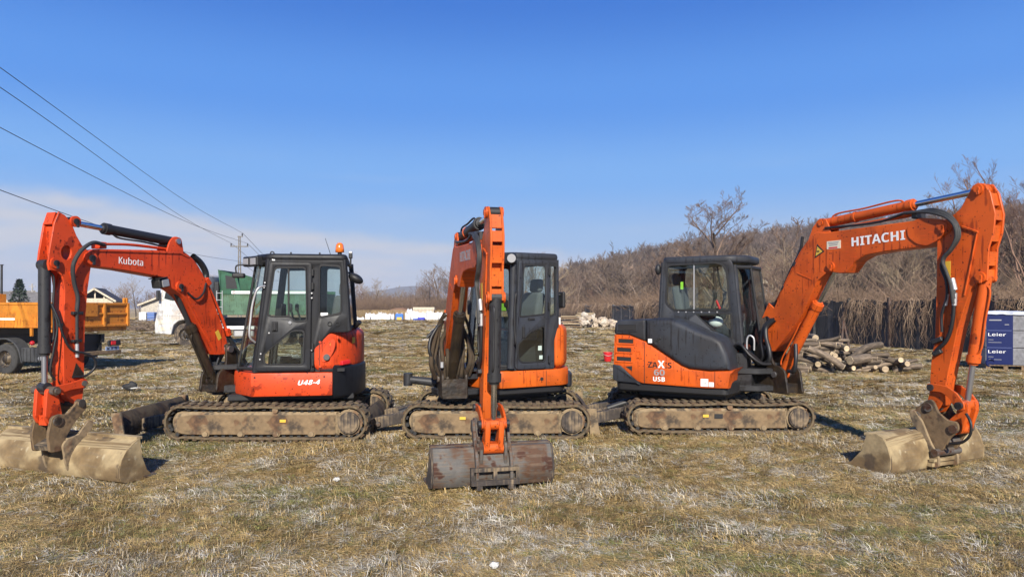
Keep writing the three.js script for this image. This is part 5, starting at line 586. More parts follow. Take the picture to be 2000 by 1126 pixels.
{ // white lorry with a green hook-lift body
  const g = thing('skip_lorry', 'white lorry with dusty green container body behind the left excavator', 'truck', [-12.9, 0, -31.0], 3 * DEG);
  const cab = mesh(g, 'driver_cab', prism(rounded([[-2.5, 0.55], [-2.52, 0.95], [-2.45, 1.35], [-2.22, 2.6], [-1.98, 3.06], [-0.35, 3.14], [-0.25, 3.05], [-0.25, 1.15], [-0.66, 1.1], [-0.78, 0.96], [-1.0, 1.11], [-1.25, 1.15], [-1.5, 1.10], [-1.72, 0.92], [-1.80, 0.6], [-1.82, 0.5]], 0.05), -2.45, 0, 0.05, [], 3), MAT.truckWhite);
  mesh(cab, 'door_window', prism(rounded([[-2.12, 2.05], [-1.98, 2.65], [-1.25, 2.68], [-1.25, 1.95], [-1.75, 1.95]], 0.05), -0.004, 0.006, 0.002), MAT.darkGlass); mesh(cab, 'window_dark', prism(rounded([[-2.10, 2.06], [-1.97, 2.63], [-1.27, 2.66], [-1.27, 1.97], [-1.75, 1.97]], 0.05), -0.02, 0.001, 0), MAT.black);
  mesh(cab, 'door_seam', [box(0.012, 1.1, 0.01, -2.22, 1.55, 0.0, 0, 0, 0.0), box(0.012, 1.5, 0.01, -1.1, 1.9, 0.0), box(1.2, 0.012, 0.01, -1.75, 1.32, 0.0)], MAT.decalGrey); mesh(cab, 'step', [box(0.5, 0.16, 0.02, -2.1, 1.05, 0.0), box(0.5, 0.16, 0.02, -2.1, 0.75, 0.0)], MAT.decalCream); mesh(cab, 'mirror', [rbox(0.12, 0.42, 0.2, 0.04, -2.28, 2.2, 0.18)], MAT.black); mesh(cab, 'wing_seam', [box(0.4, 0.02, 0.012, -1.35, 1.5, 0.0, 0, 0, 0.6)], MAT.decalGrey); mesh(cab, 'windscreen', slab([-2.45, 1.55, -0.15], [-2.45, 1.55, -2.3], [-2.24, 2.55, -2.3], [-2.24, 2.55, -0.15], 0.01), MAT.black);
  wheel(g, 'front_wheel', -1.22, 0.5, -0.18, 0.5, 0.30, 1, true); wheel(g, 'front_wheel', -1.22, 0.5, -2.27, 0.5, 0.30, -1, true); for (const x of [2.7, 4.0]) for (const z of [-0.2, -2.25]) wheel(g, 'rear_wheel', x, 0.5, z, 0.5, 0.32, z > -1 ? 1 : -1, true);
  mesh(g, 'chassis', [box(6.6, 0.26, 0.9, 1.6, 0.95, -1.2), box(4.6, 0.2, 1.4, 2.2, 1.13, -1.2)], MAT.black); mesh(g, 'side_guard', [rbox(1.6, 0.14, 0.05, 0.02, 0.9, 0.80, -0.05)], MAT.white); mesh(g, 'fuel_tank', [rbox(0.9, 0.5, 0.5, 0.1, 1.2, 0.62, -0.4)], MAT.galv); mesh(g, 'air_tank', [rod([0.25, 0.62, -0.3], [0.6, 0.62, -0.3], 0.14)], MAT.galv); mesh(g, 'exhaust_stack', [rbox(0.22, 1.6, 0.4, 0.05, 0.02, 2.0, -0.4)], MAT.black);
  const body = mesh(g, 'container_body', [box(4.4, 0.90, 0.05, 2.5, 1.83, -0.02), box(4.4, 0.90, 0.05, 2.5, 1.83, -2.4), box(0.05, 0.90, 2.4, 4.7, 1.83, -1.2), box(4.4, 0.05, 2.4, 2.5, 1.40, -1.2)], MAT.truckGreenDust);
  mesh(body, 'rim', [rbox(4.46, 0.18, 0.09, 0.02, 2.5, 2.33, -0.01), rbox(4.46, 0.18, 0.09, 0.02, 2.5, 2.33, -2.42)], MAT.truckGreen); mesh(body, 'lower_rail', rbox(4.46, 0.10, 0.08, 0.02, 2.5, 1.40, -0.0), MAT.truckGreenDust); mesh(body, 'white_stripe', box(3.9, 0.12, 0.006, 2.7, 2.33, 0.04), MAT.white); mesh(body, 'emblem', [ring(0.87, 2.33, 0.043, 0.046, 0.03, 0.05, 14)], MAT.redPlastic); mesh(body, 'stripe_print', box(0.38, 0.045, 0.003, 1.25, 2.33, 0.0445), MAT.decalGrey);
  for (let k = 0; k < 4; k++) mesh(body, 'side_post', rbox(0.08, 0.86, 0.05, 0.015, 0.35 + k * 1.43, 1.84, 0.012), MAT.truckGreenDust);
  const sh = mesh(body, 'headboard', [box(0.05, 1.75, 2.4, 0.28, 2.42, -1.2), prism([[0.26, 2.40], [0.16, 3.32], [0.95, 3.08], [1.12, 2.42]], -0.06, 0.0, 0.008), prism([[0.26, 2.40], [0.16, 3.32], [0.95, 3.08], [1.12, 2.42]], -2.42, -2.36, 0.008)], MAT.truckGreen); mesh(sh, 'dark_panel', prism([[0.52, 2.50], [0.48, 3.08], [0.88, 2.98], [1.0, 2.48]], 0.0, 0.012, 0.003), MAT.black);
  mesh(g, 'ladder', [rod([0.12, 0.9, 0.02], [0.12, 2.4, 0.02], 0.02), rod([0.36, 0.9, 0.03], [0.36, 2.4, 0.03], 0.02), ...[0, 1, 2, 3, 4].map((k) => rod([0.12, 1.1 + k * 0.3, 0.02], [0.36, 1.1 + k * 0.3, 0.03], 0.015))], MAT.galv);
}

// ---------------------------------------------------------------- houses, pole line
MAT.roofBrown = std(L(0.055, 0.038, 0.032), { roughness: 0.7, map: T.grain }); MAT.roofGrey = std(L(0.25, 0.23, 0.21), { roughness: 0.9, map: T.grain }); MAT.plaster = std(L(0.55, 0.50, 0.42), { roughness: 0.95, map: T.grain }); MAT.cream = std(L(0.66, 0.58, 0.44), { roughness: 0.9, map: T.grain }); MAT.concrete = std(L(0.42, 0.40, 0.37), { roughness: 0.95, map: T.grain }); MAT.fenceGrey = std(L(0.14, 0.135, 0.13), { roughness: 0.95, map: T.grain }); MAT.timber = std(L(0.34, 0.23, 0.13), { roughness: 0.9, map: T.plank }); MAT.timberPale = std(L(0.55, 0.43, 0.27), { roughness: 0.9, map: T.plank }); MAT.darkTimber = std(L(0.055, 0.052, 0.05), { roughness: 0.9, map: T.plank }); MAT.rustyPost = std(L(0.5, 0.40, 0.36), { map: T.rust, roughness: 0.85 });
function house(name, label, x, d, turn, w, len, he, hr, roof, wall, openGable) { // gable towards +z
  const g = thing(name, label, 'house', [x, 0, -d], turn);
  const wl = mesh(g, 'wall', [box(w, he, 0.2, 0, he / 2, -len + 0.1), box(0.2, he, len, -w / 2 + 0.1, he / 2, -len / 2), box(0.2, he, len, w / 2 - 0.1, he / 2, -len / 2), box(w - 0.4, he, 0.2, 0, he / 2, -0.1)], wall);
  if (!openGable) mesh(g, 'gable', prism([[-w / 2, he], [w / 2, he], [0, hr - 0.08]], -0.18, -0.02, 0.0), wall); else { for (const px of [-w / 4, 0, w / 4]) mesh(g, 'gable_post', box(0.14, (hr - he) * (px ? 0.45 : 0.92), 0.14, px, he + (hr - he) * (px ? 0.22 : 0.46), -0.1), MAT.cream); mesh(g, 'gable_back', prism([[-w / 2, he], [w / 2, he], [0, hr - 0.1]], -len * 0.5, -len * 0.5 + 0.1, 0), MAT.timber); mesh(g, 'tie_beam', box(w, 0.16, 0.16, 0, he + 0.06, -0.1), MAT.cream); }
  const a = Math.atan2(hr - he, w / 2), sl = Math.hypot(hr - he, w / 2) + 0.5; for (const s of [-1, 1]) mesh(g, 'roof', box(sl, 0.10, len + 0.8, s * (w / 4 + 0.12), (he + hr) / 2 - 0.05, -len / 2, 0, 0, -s * a), roof);
  for (const s of [-1, 1]) mesh(g, 'barge_board', box(sl, 0.20, 0.05, s * (w / 4 + 0.12), (he + hr) / 2 - 0.07, 0.42, 0, 0, -s * a), MAT.cream);
  const win = mesh(g, 'window', box(0.9, 1.0, 0.05, w * 0.22, he * 0.55, 0.02), MAT.black); mesh(win, 'frame', [box(1.0, 0.08, 0.07, w * 0.22, he * 0.55 + 0.5, 0.03), box(1.0, 0.08, 0.07, w * 0.22, he * 0.55 - 0.5, 0.03), box(0.06, 1.0, 0.07, w * 0.22, he * 0.55, 0.03)], MAT.white);
  return g;
}
house('house', 'small cream house with dark brown gable roof behind the yellow truck', place(184.5, 80), 80, 0.35, 3.6, 6, 2.55, 3.75, MAT.roofBrown, MAT.cream, true);
house('house', 'pale grey-roofed house at the left edge beside the conifer', place(4, 64), 64, -0.5, 3.6, 6, 2.1, 3.0, MAT.roofGrey, MAT.plaster, false);
house('house', 'long grey-roofed farm building behind the conifer', place(62, 105), 105, 1.2, 3.4, 4.5, 2.6, 4.0, MAT.roofGrey, MAT.plaster, false);
house('shed', 'pale shed with low sloping roof left of the white lorry cab', place(312, 88), 88, 0.3, 4.2, 5, 2.1, 3.0, MAT.timberPale, MAT.plaster, false).userData.category = 'shed';
house('white_shed', 'small white building glimpsed behind the dark fence near the right cab', place(1494, 70), 70, -0.2, 3.2, 5, 3.0, 4.2, MAT.roofGrey, MAT.white, false).userData.category = 'shed';
for (const [px, c, l] of [[281, MAT.white, 'white plastic tank in the far yard'], [297, std(L(0.08, 0.16, 0.42)), 'blue plastic tank in the far yard']]) { const g = thing('tank', l, 'tank', [place(px, 84), 0, -84]); mesh(g, 'vessel', rbox(0.85, 1.0, 0.9, 0.08, 0, 0.62, 0), c); mesh(g, 'cage', [0, 1, 2].map((k) => box(0.9, 0.04, 0.95, 0, 0.3 + k * 0.33, 0)), MAT.galv); mesh(g, 'pallet', box(0.95, 0.12, 0.95, 0, 0.06, 0), MAT.timber); }
MAT.poleGrey = std(L(0.22, 0.20, 0.17), { roughness: 0.95, map: T.grain });
function utilityPole(label, x, d, h, arms) {
  const g = thing('utility_pole', label, 'pole', [x, 0, -d], 0.12, 'poles of the overhead line');
  const p = mesh(g, 'pole_leg', [rod([-0.16, 0, 0], [-0.07, h, 0], 0.075, 0.05, 6), rod([0.16, 0, 0], [0.07, h, 0], 0.075, 0.05, 6)], MAT.poleGrey); for (let k = 0; k < 13; k++) mesh(p, 'rung', box(0.26 - k * 0.012, 0.08, 0.09, 0, 0.5 + k * (h - 0.7) / 13, 0), MAT.poleGrey);
  mesh(g, 'crossarm', [box(1.75, 0.10, 0.10, 0, h - 1.05, 0.06)], MAT.poleGrey); mesh(g, 'top_arm', box(0.5, 0.09, 0.1, 0.08, h - 0.06, 0.06), MAT.poleGrey);
  for (const [ix, iy] of [[-0.8, h - 1.0], [0.8, h - 1.0], [0.28, h]]) mesh(g, 'insulator', at(new THREE.LatheGeometry([[0.02, 0], [0.07, 0.04], [0.04, 0.1], [0.075, 0.14], [0.05, 0.2], [0.03, 0.27], [0.001, 0.28]].map((q) => new THREE.Vector2(...q)), 10), ix, iy, 0.06), MAT.black);
}
utilityPole('lattice concrete pole with crossarm rising behind the green lorry body', -27.4, 72, 8.85); utilityPole('concrete pole of the overhead line far behind the left excavator cab', -40.0, 125, 8.85); utilityPole('concrete pole of the overhead line behind the photographer', -7.9, -12, 9.0);
{ const g = thing('wooden_pole', 'thin dark wooden pole at the left edge of the picture', 'pole', [place(1.5, 55), 0, -55]); mesh(g, 'shaft', rod([0, 0, 0], [0.03, 4.95, 0], 0.10, 0.08, 8), MAT.darkTimber); mesh(g, 'cap', box(0.2, 0.05, 0.2, 0.03, 4.95, 0), MAT.darkTimber); }
{ const g = thing('wooden_pole', 'short grey pole with crossarm behind the far roofs at left', 'pole', [place(62, 100), 0, -100]); mesh(g, 'shaft', rod([0, 0, 0], [0, 5.0, 0], 0.12, 0.1, 8), MAT.concrete); mesh(g, 'crossarm', box(0.9, 0.1, 0.1, 0, 4.6, 0), MAT.concrete); }
{ // four wires: the three of the crossarm and the one strung below
  const A = [[-27.1, 9.15, -72], [-28.2, 8.1, -72], [-26.6, 8.1, -72], [-27.4, 6.3, -72]], M = [[-15.75, 9.05, -22.05], [-15.6, 8.35, -22.0], [-16.1, 7.35, -22.4], [-15.8, 5.3, -22.1]], Bk = [[-7.6, 9.3, 12], [-7.1, 8.2, 12], [-8.7, 8.2, 12], [-7.9, 6.5, 12]], C = [[-39.7, 9.1, -125], [-40.8, 8.0, -125], [-39.2, 8.0, -125], [-40, 6.3, -125]];
  ['topmost thin wire running from the pole tip to the upper left', 'second thin wire from the top running down to the crossarm', 'third thin wire from the top ending at the crossarm', 'lowest thin wire passing behind the left excavator arm'].forEach((label, k) => {
    const w = mesh(scene, numbered('power_line'), [tube([Bk[k], M[k], [mix(M[k][0], A[k][0], 0.5), mix(M[k][1], A[k][1], 0.5) - 0.45, mix(M[k][2], A[k][2], 0.5)], A[k]], 0.013, 5, 12), tube([A[k], [mix(A[k][0], C[k][0], 0.5), 0.5 * (A[k][1] + C[k][1]) - 0.7, -98], C[k]], 0.02, 5, 8)], MAT.black); tag(w, label, 'wire');
  });
}

// ---------------------------------------------------------------- fence, vines, firewood, packs, yard things
const FA = [16.7, 26], FD = [-11, 54], fenceAt = (t) => [FA[0] + FD[0] * t, -(FA[1] + FD[1] * t)], FL = Math.hypot(...FD), fenceTurn = Math.atan2(FD[1], FD[0]);   // the yard's fence runs away from the viewer to the left
{
  const R = rng(31), g = thing('board_fence', 'tall dark weathered board fence along the right side of the yard', 'fence', [0, 0, 0]);
  const geos = [0, 1, 2, 3].map((k) => join(box(0.185, 1.95 + k * 0.03, 0.025, 0, 0.98 + k * 0.015, 0))), mats = [0.8, 1, 1.35, 1.8].map((b) => std(L(0.05 * b, 0.048 * b, 0.048 * b), { roughness: 0.95, map: T.plank }));
  const n = Math.floor(0.42 * FL / 0.2); for (let i = 0; i < n; i++) { const t = -0.16 + i * 0.2 / FL, [x, z] = fenceAt(t), m = share(g, 'board', geos[Math.floor(R() * 4)], mats[Math.floor(R() * 4)]); m.position.set(x, groundAt(x, z) - 0.03, z); m.rotation.y = fenceTurn; m.rotation.z = (R() - 0.5) * 0.03; }
  for (let i = 0; i <= 9; i++) { const [x, z] = fenceAt(-0.16 + i * 0.0467); mesh(g, 'post', [box(0.12, 2.1, 0.12, x - 0.09, 1.05, z - 0.02)], i === 5 || i === 3 ? MAT.rustyPost : MAT.darkTimber); }
  for (const y of [0.5, 1.6]) { const [a, b] = fenceAt(-0.16), [c, d] = fenceAt(0.26); mesh(g, 'rail', slab([a + 0.05, y - 0.05, b], [c + 0.05, y - 0.05, d], [c + 0.05, y + 0.05, d], [a + 0.05, y + 0.05, b], 0.05), MAT.darkTimber); }
  const g2 = thing('panel_fence', 'far concrete panel fence overgrown with brown vines between the middle and right excavators', 'fence', [0, 0, 0]);
  for (let i = 0; i < 21; i++) { const t = 0.27 + i * 2.05 / FL, [x, z] = fenceAt(t), m = mesh(g2, 'panel', [box(1.95, 1.75, 0.08, 0, 0.88, 0)], std(L(0.085, 0.083, 0.08), { map: T.grain, roughness: 0.95 })); m.position.set(x, 0, z); m.rotation.y = fenceTurn; const c = mesh(g2, 'coping', box(2.0, 0.10, 0.2, 0, 1.80, 0), MAT.fenceGrey); c.position.set(x, 0, z); c.rotation.y = fenceTurn; const q = mesh(g2, 'post', box(0.14, 1.95, 0.14, 1.02, 0.97, 0), MAT.fenceGrey); q.position.set(x, 0, z); q.rotation.y = fenceTurn; }
}
class Twigs { // collects thin tapering stems
  constructor() { this.p = []; this.n = []; this.i = []; }
  stem(pts, r0, r1, sides = 3) {
    const base = this.p.length / 3, N = pts.length; for (let k = 0; k < N; k++) { const a = pts[Math.max(0, k - 1)], b = pts[Math.min(N - 1, k + 1)]; let dx = b[0] - a[0], dy = b[1] - a[1], dz = b[2] - a[2], l = Math.hypot(dx, dy, dz) || 1; dx /= l; dy /= l; dz /= l; let ux = dy, uy = -dx, uz = 0; if (Math.abs(dz) > 0.9) { ux = 0; uy = dz; uz = -dy; } l = Math.hypot(ux, uy, uz) || 1; ux /= l; uy /= l; uz /= l; const vx = dy * uz - dz * uy, vy = dz * ux - dx * uz, vz = dx * uy - dy * ux, r = mix(r0, r1, k / (N - 1));
      for (let s = 0; s < sides; s++) { const t = s / sides * 6.2832, c = Math.cos(t), q = Math.sin(t), nx = ux * c + vx * q, ny = uy * c + vy * q, nz = uz * c + vz * q; this.p.push(pts[k][0] + nx * r, pts[k][1] + ny * r, pts[k][2] + nz * r); this.n.push(nx, ny, nz); } }
    for (let k = 0; k < N - 1; k++) for (let s = 0; s < sides; s++) { const a = base + k * sides + s, b = base + k * sides + (s + 1) % sides; this.i.push(a, b, a + sides, b, b + sides, a + sides); }
  }
  geo() { const g = new THREE.BufferGeometry(); g.setAttribute('position', new THREE.Float32BufferAttribute(this.p, 3)); g.setAttribute('normal', new THREE.Float32BufferAttribute(this.n, 3)); g.setAttribute('uv', new THREE.Float32BufferAttribute(new Float32Array(this.p.length / 3 * 2), 2)); g.setIndex(this.i); return g; }
}
const vineMats = [std(L(0.22, 0.145, 0.09)), std(L(0.34, 0.24, 0.155)), std(L(0.15, 0.095, 0.06))];
function vine(label, t0, t1, n, seed, len, thick, group, mk) {
  const R = rng(seed), [cx, cz] = fenceAt((t0 + t1) / 2), g = thing('dry_vine', label, 'vine', [cx, 0, cz], 0, group), sets = [new Twigs(), new Twigs(), new Twigs()], nx = Math.sin(fenceTurn), nz = Math.cos(fenceTurn), sgn = nx < 0 ? 1 : -1;
  const hubs = [R(), R(), R()]; for (let i = 0; i < n; i++) { const t = mix(t0, t1, R() < 0.3 ? R() : clamp(hubs[i % 3] + (R() + R() - 1) * 0.16)), [fx, fz] = fenceAt(t), out = 0.06 + R() * R() * 0.45, L_ = len * (0.35 + 0.75 * R()), top = 1.85 + R() * 0.25, pts = []; let x = fx - cx + nx * sgn * 0.03, z = fz - cz + nz * sgn * 0.03, y = top, ox = 0; const along = (R() - 0.5) * 0.5; for (let k = 0; k < 7; k++) { const q = k / 6; pts.push([x + nx * sgn * out * Math.sin(q * 2.2) + along * q * -0.2 + (R() - 0.5) * 0.20, Math.max(0.02, y - L_ * q + (k === 1 ? 0.12 : 0)), z + nz * sgn * out * Math.sin(q * 2.2) + along * q + (R() - 0.5) * 0.24]); }
    sets[i % 3].stem(pts, thick * (0.6 + R()), thick * 0.4, 3); if (R() < 0.7) { const a = pts[1 + Math.floor(R() * 4)]; sets[(i + 1) % 3].stem([a, [a[0] + (R() - 0.5) * 0.3, a[1] - 0.15 - R() * 0.2, a[2] + (R() - 0.5) * 0.3], [a[0] + (R() - 0.5) * 0.5, a[1] - 0.35 * R(), a[2] + (R() - 0.5) * 0.5]], thick * 0.5, thick * 0.25); } }
  sets.forEach((s, k) => share(g, 'stems', s.geo(), vineMats[k]));
}
for (let i = 0; i < 5; i++) vine('tangle of dry brown vines hanging down the dark board fence', 0.02 + i * 0.022, 0.042 + i * 0.022, 48, 300 + i, 1.9, 0.009, 'vines on the board fence');
for (let i = 0; i < 4; i++) vine('thin dry vines over the dark fence beside the blue packs', -0.12 + i * 0.033, -0.087 + i * 0.033, 50, 320 + i, 1.3, 0.008, 'vines by the packs');
for (let i = 0; i < 14; i++) if (i !== 6 && i !== 7 && i !== 10) vine('mat of reddish brown dry vines on the far panel fence', 0.30 + i * 0.05, 0.35 + i * 0.05, 230, 340 + i, 1.7, 0.017, 'vines on the panel fence');

MAT.barkLog = [0.7, 1, 1.3].map((b) => std(L(0.50 * b, 0.445 * b, 0.385 * b), { map: T.bark, roughness: 0.95, bumpMap: T.bumps, bumpScale: 0.01 })); MAT.cutEnd = [std(L(0.66, 0.52, 0.33), { map: T.grain }), std(L(0.50, 0.38, 0.24), { map: T.grain })];
{
  const R = rng(97);
  const log = (x, y, z, len, r, turn, tilt, bend) => {
    const g = thing('firewood_log', 'cut log in the heap of firewood by the dark fence', 'log', [x, y, z], turn, 'logs in the firewood heap'); g.rotation.z = tilt;
    const pts = []; for (let k = 0; k < 5; k++) pts.push([-len / 2 + len * k / 4, bend * Math.sin(k / 4 * Math.PI) * len + (R() - 0.5) * 0.03, bend * 0.6 * Math.sin(k / 4 * 3) * len * (R() - 0.5)]); const tg = tube(pts, r, 10, 3), p = tg.attributes.position; for (let i = 0; i < p.count; i++) { const f = 1 + 0.16 * (fbm(p.getX(i) * 5 + x * 7, p.getY(i) * 9 + p.getZ(i) * 9, 5, 2) - 0.5); p.setY(i, p.getY(i) * f); p.setZ(i, p.getZ(i) * f); } tg.computeVertexNormals();
    mesh(g, 'bark', tg, MAT.barkLog[Math.floor(R() * 3)], 1.5); const ce = MAT.cutEnd[R() < 0.5 ? 0 : 1]; for (const k of [0, 4]) mesh(g, 'cut_end', rod([pts[k][0] + (k ? -0.004 : 0.004), pts[k][1], pts[k][2]], [pts[k][0] + (k ? 0.006 : -0.006), pts[k][1], pts[k][2]], r * 0.985, r * 0.985, 12), ce);
  };
  const top = (x) => clamp(1.15 - (x - 7.3) * 0.31, 0.14, 1.1);
  for (let row = 0; row < 4; row++) for (let lay = 0; lay < 9; lay++) { const y = 0.065 + lay * 0.115; for (let x = 6.7 + R() * 0.3 + lay * 0.03; x < 10.5; x += 0.26 + R() * 0.32) { if (y > top(x) - row * 0.02 || (row > 0 && y < top(x) - 0.28)) continue; const cross = R() < 0.30; log(x, y + (R() - 0.5) * 0.04, -18.6 - row * 0.42 - R() * 0.25, 0.42 + R() * 0.6, 0.042 + R() * 0.042, cross ? 1.2 + R() * 0.7 : (R() - 0.5) * 0.9, (R() - 0.5) * 0.4, (R() - 0.5) * 0.16); } }
  log(9.2, 0.52, -18.6, 0.95, 0.085, 0.15, 0.38, 0.12); log(8.9, 0.36, -18.35, 0.6, 0.12, 0.3, 0.1, 0.0); log(10.3, 0.22, -18.7, 0.6, 0.045, 0.1, 0.3, 0); log(8.0, 0.40, -18.25, 0.95, 0.085, -0.3, -0.5, 0.05);
}
MAT.packGrey = std(L(0.22, 0.22, 0.235), { roughness: 0.6, map: T.grain });
function pack(label, x, z, turn) {
  const g = thing('block_pack', label, 'pallet', [x, 0, z], turn, 'shrink-wrapped packs of building blocks'); const dark = std(L(0.007, 0.014, 0.085), { roughness: 0.3 }), film = std(L(0.55, 0.57, 0.63), { roughness: 0.35 });
  mesh(g, 'pallet', [box(0.95, 0.022, 0.9, 0, 0.12, 0), ...[-0.4, 0, 0.4].map((k) => box(0.1, 0.1, 0.88, k, 0.05, 0))], MAT.timber);
  for (let k = 0; k < 3; k++) mesh(g, 'block_layer', rbox(0.93, 0.455, 0.88, 0.02, 0, 0.36 + k * 0.465, 0), MAT.packGrey);
  const f = mesh(g, 'blue_film', [rbox(0.60, 1.38, 0.012, 0.004, -0.14, 0.84, 0.446)], dark); for (const y of [0.60, 1.06]) { mesh(f, 'film_seam', box(0.56, 0.010, 0.004, -0.15, y, 0.4535), std(L(0.12, 0.15, 0.32))); mesh(f, 'name_lettering', lettering('Leier', fontPlain, [-0.40, y - 0.15], 0.40, 0.085, 0, 0.4525), MAT.white); mesh(f, 'small_print', [box(0.12, 0.012, 0.002, -0.34, y - 0.25, 0.4535), box(0.30, 0.012, 0.002, -0.25, y - 0.32, 0.4535)], MAT.decalGrey); } mesh(f, 'small_print', [box(0.28, 0.03, 0.002, -0.24, 1.34, 0.4535), box(0.10, 0.02, 0.002, 0.02, 1.22, 0.4535)], MAT.decalGrey);
  const tp = new THREE.PlaneGeometry(1.02, 0.98, 14, 10).rotateX(-Math.PI / 2), p = tp.attributes.position; for (let i = 0; i < p.count; i++) { const ex = Math.max(Math.abs(p.getX(i)) / 0.51, Math.abs(p.getZ(i)) / 0.49); p.setY(i, 1.555 + 0.05 * fbm(p.getX(i) * 4 + x, p.getZ(i) * 4, 3, 3) - 0.09 * smooth(0.9, 1.0, ex)); } tp.computeVertexNormals(); mesh(g, 'white_top_sheet', tp, film); mesh(g, 'torn_film', [at(new THREE.TorusGeometry(0.10, 0.025, 6, 12), -0.36, 0.20, 0.46, 0.4, 0.2, 0.3)], dark); 
}
pack('blue-wrapped pack of grey building blocks beside the raised right arm', 13.42, -19.6, -0.42); pack('blue-wrapped block pack cut off by the right edge of the picture', 14.38, -19.2, -0.42);
{ const g = thing('rusty_trestle', 'small rusty A-shaped steel trestle behind the firewood heap', 'trestle', [9.9, 0, -21.4]); for (const [a, b] of [[[-0.10, 0, 0], [0, 1.26, 0]], [[0.28, 0, 0], [0, 1.28, 0]]]) mesh(g, 'leg', rod(a, b, 0.035, 0.035, 6), MAT.rustyPost); mesh(g, 'brace', rod([-0.06, 0.45, 0], [0.18, 0.45, 0], 0.025, 0.025, 6), MAT.rustyPost); }
{ const g = thing('red_bucket', 'bright red plastic bucket standing on the grass near the right excavator', 'bucket', [2.97, 0, -22.2]); mesh(g, 'pail', at(new THREE.LatheGeometry([[0.001, 0.0], [0.11, 0.0], [0.145, 0.29], [0.155, 0.29], [0.155, 0.27], [0.14, 0.27], [0.105, 0.02], [0.001, 0.02]].map((q) => new THREE.Vector2(...q)), 22), 0, 0.0, 0), MAT.redPlastic); mesh(g, 'handle', tube([[-0.15, 0.27, 0], [-0.12, 0.22, 0.12], [0, 0.19, 0.16], [0.12, 0.22, 0.12], [0.15, 0.27, 0]], 0.006, 5), MAT.galv); }
{ const g = thing('shoe', 'lost black shoe with white sole lying on the grass', 'shoe', [-7.74, 0.02, -14.5], 0.15); const o = []; for (let i = 0; i < 20; i++) { const a = i / 20 * 6.283; o.push([0.155 * Math.cos(a), 0.052 * Math.sin(a) * (1 + 0.15 * Math.cos(a))]); } mesh(g, 'sole', plan(o, 0.015, 0.05, 0.012, 2), MAT.decalPaper); const u = new THREE.SphereGeometry(1, 18, 12).scale(0.15, 0.10, 0.056); const p = u.attributes.position; for (let i = 0; i < p.count; i++) { const x = p.getX(i); if (p.getY(i) > 0) p.setY(i, p.getY(i) * (x > 0 ? 1.15 : 0.65)); } u.computeVertexNormals(); mesh(g, 'upper', at(u, 0, 0.06, 0), MAT.trim); }
for (const [x, z, l] of [[-1.76, -7.17, 'crumpled white scrap lying in the grass in front of the left tracks'], [-0.12, -4.78, 'small white scrap near the bottom edge of the picture']]) { const s = new THREE.IcosahedronGeometry(0.022, 2), p = s.attributes.position; for (let i = 0; i < p.count; i++) { const f = 0.25 + 1.5 * fbm(p.getX(i) * 140 + x, p.getZ(i) * 140 + p.getY(i) * 90, 8, 2); p.setXYZ(i, p.getX(i) * f * 1.4, p.getY(i) * f * 0.8, p.getZ(i) * f * 1.2); } s.computeVertexNormals(); const m = mesh(scene, numbered('paper_scrap'), s, MAT.decalPaper); m.position.set(x, groundAt(x, z) + 0.04, z); tag(m, l, 'litter'); }
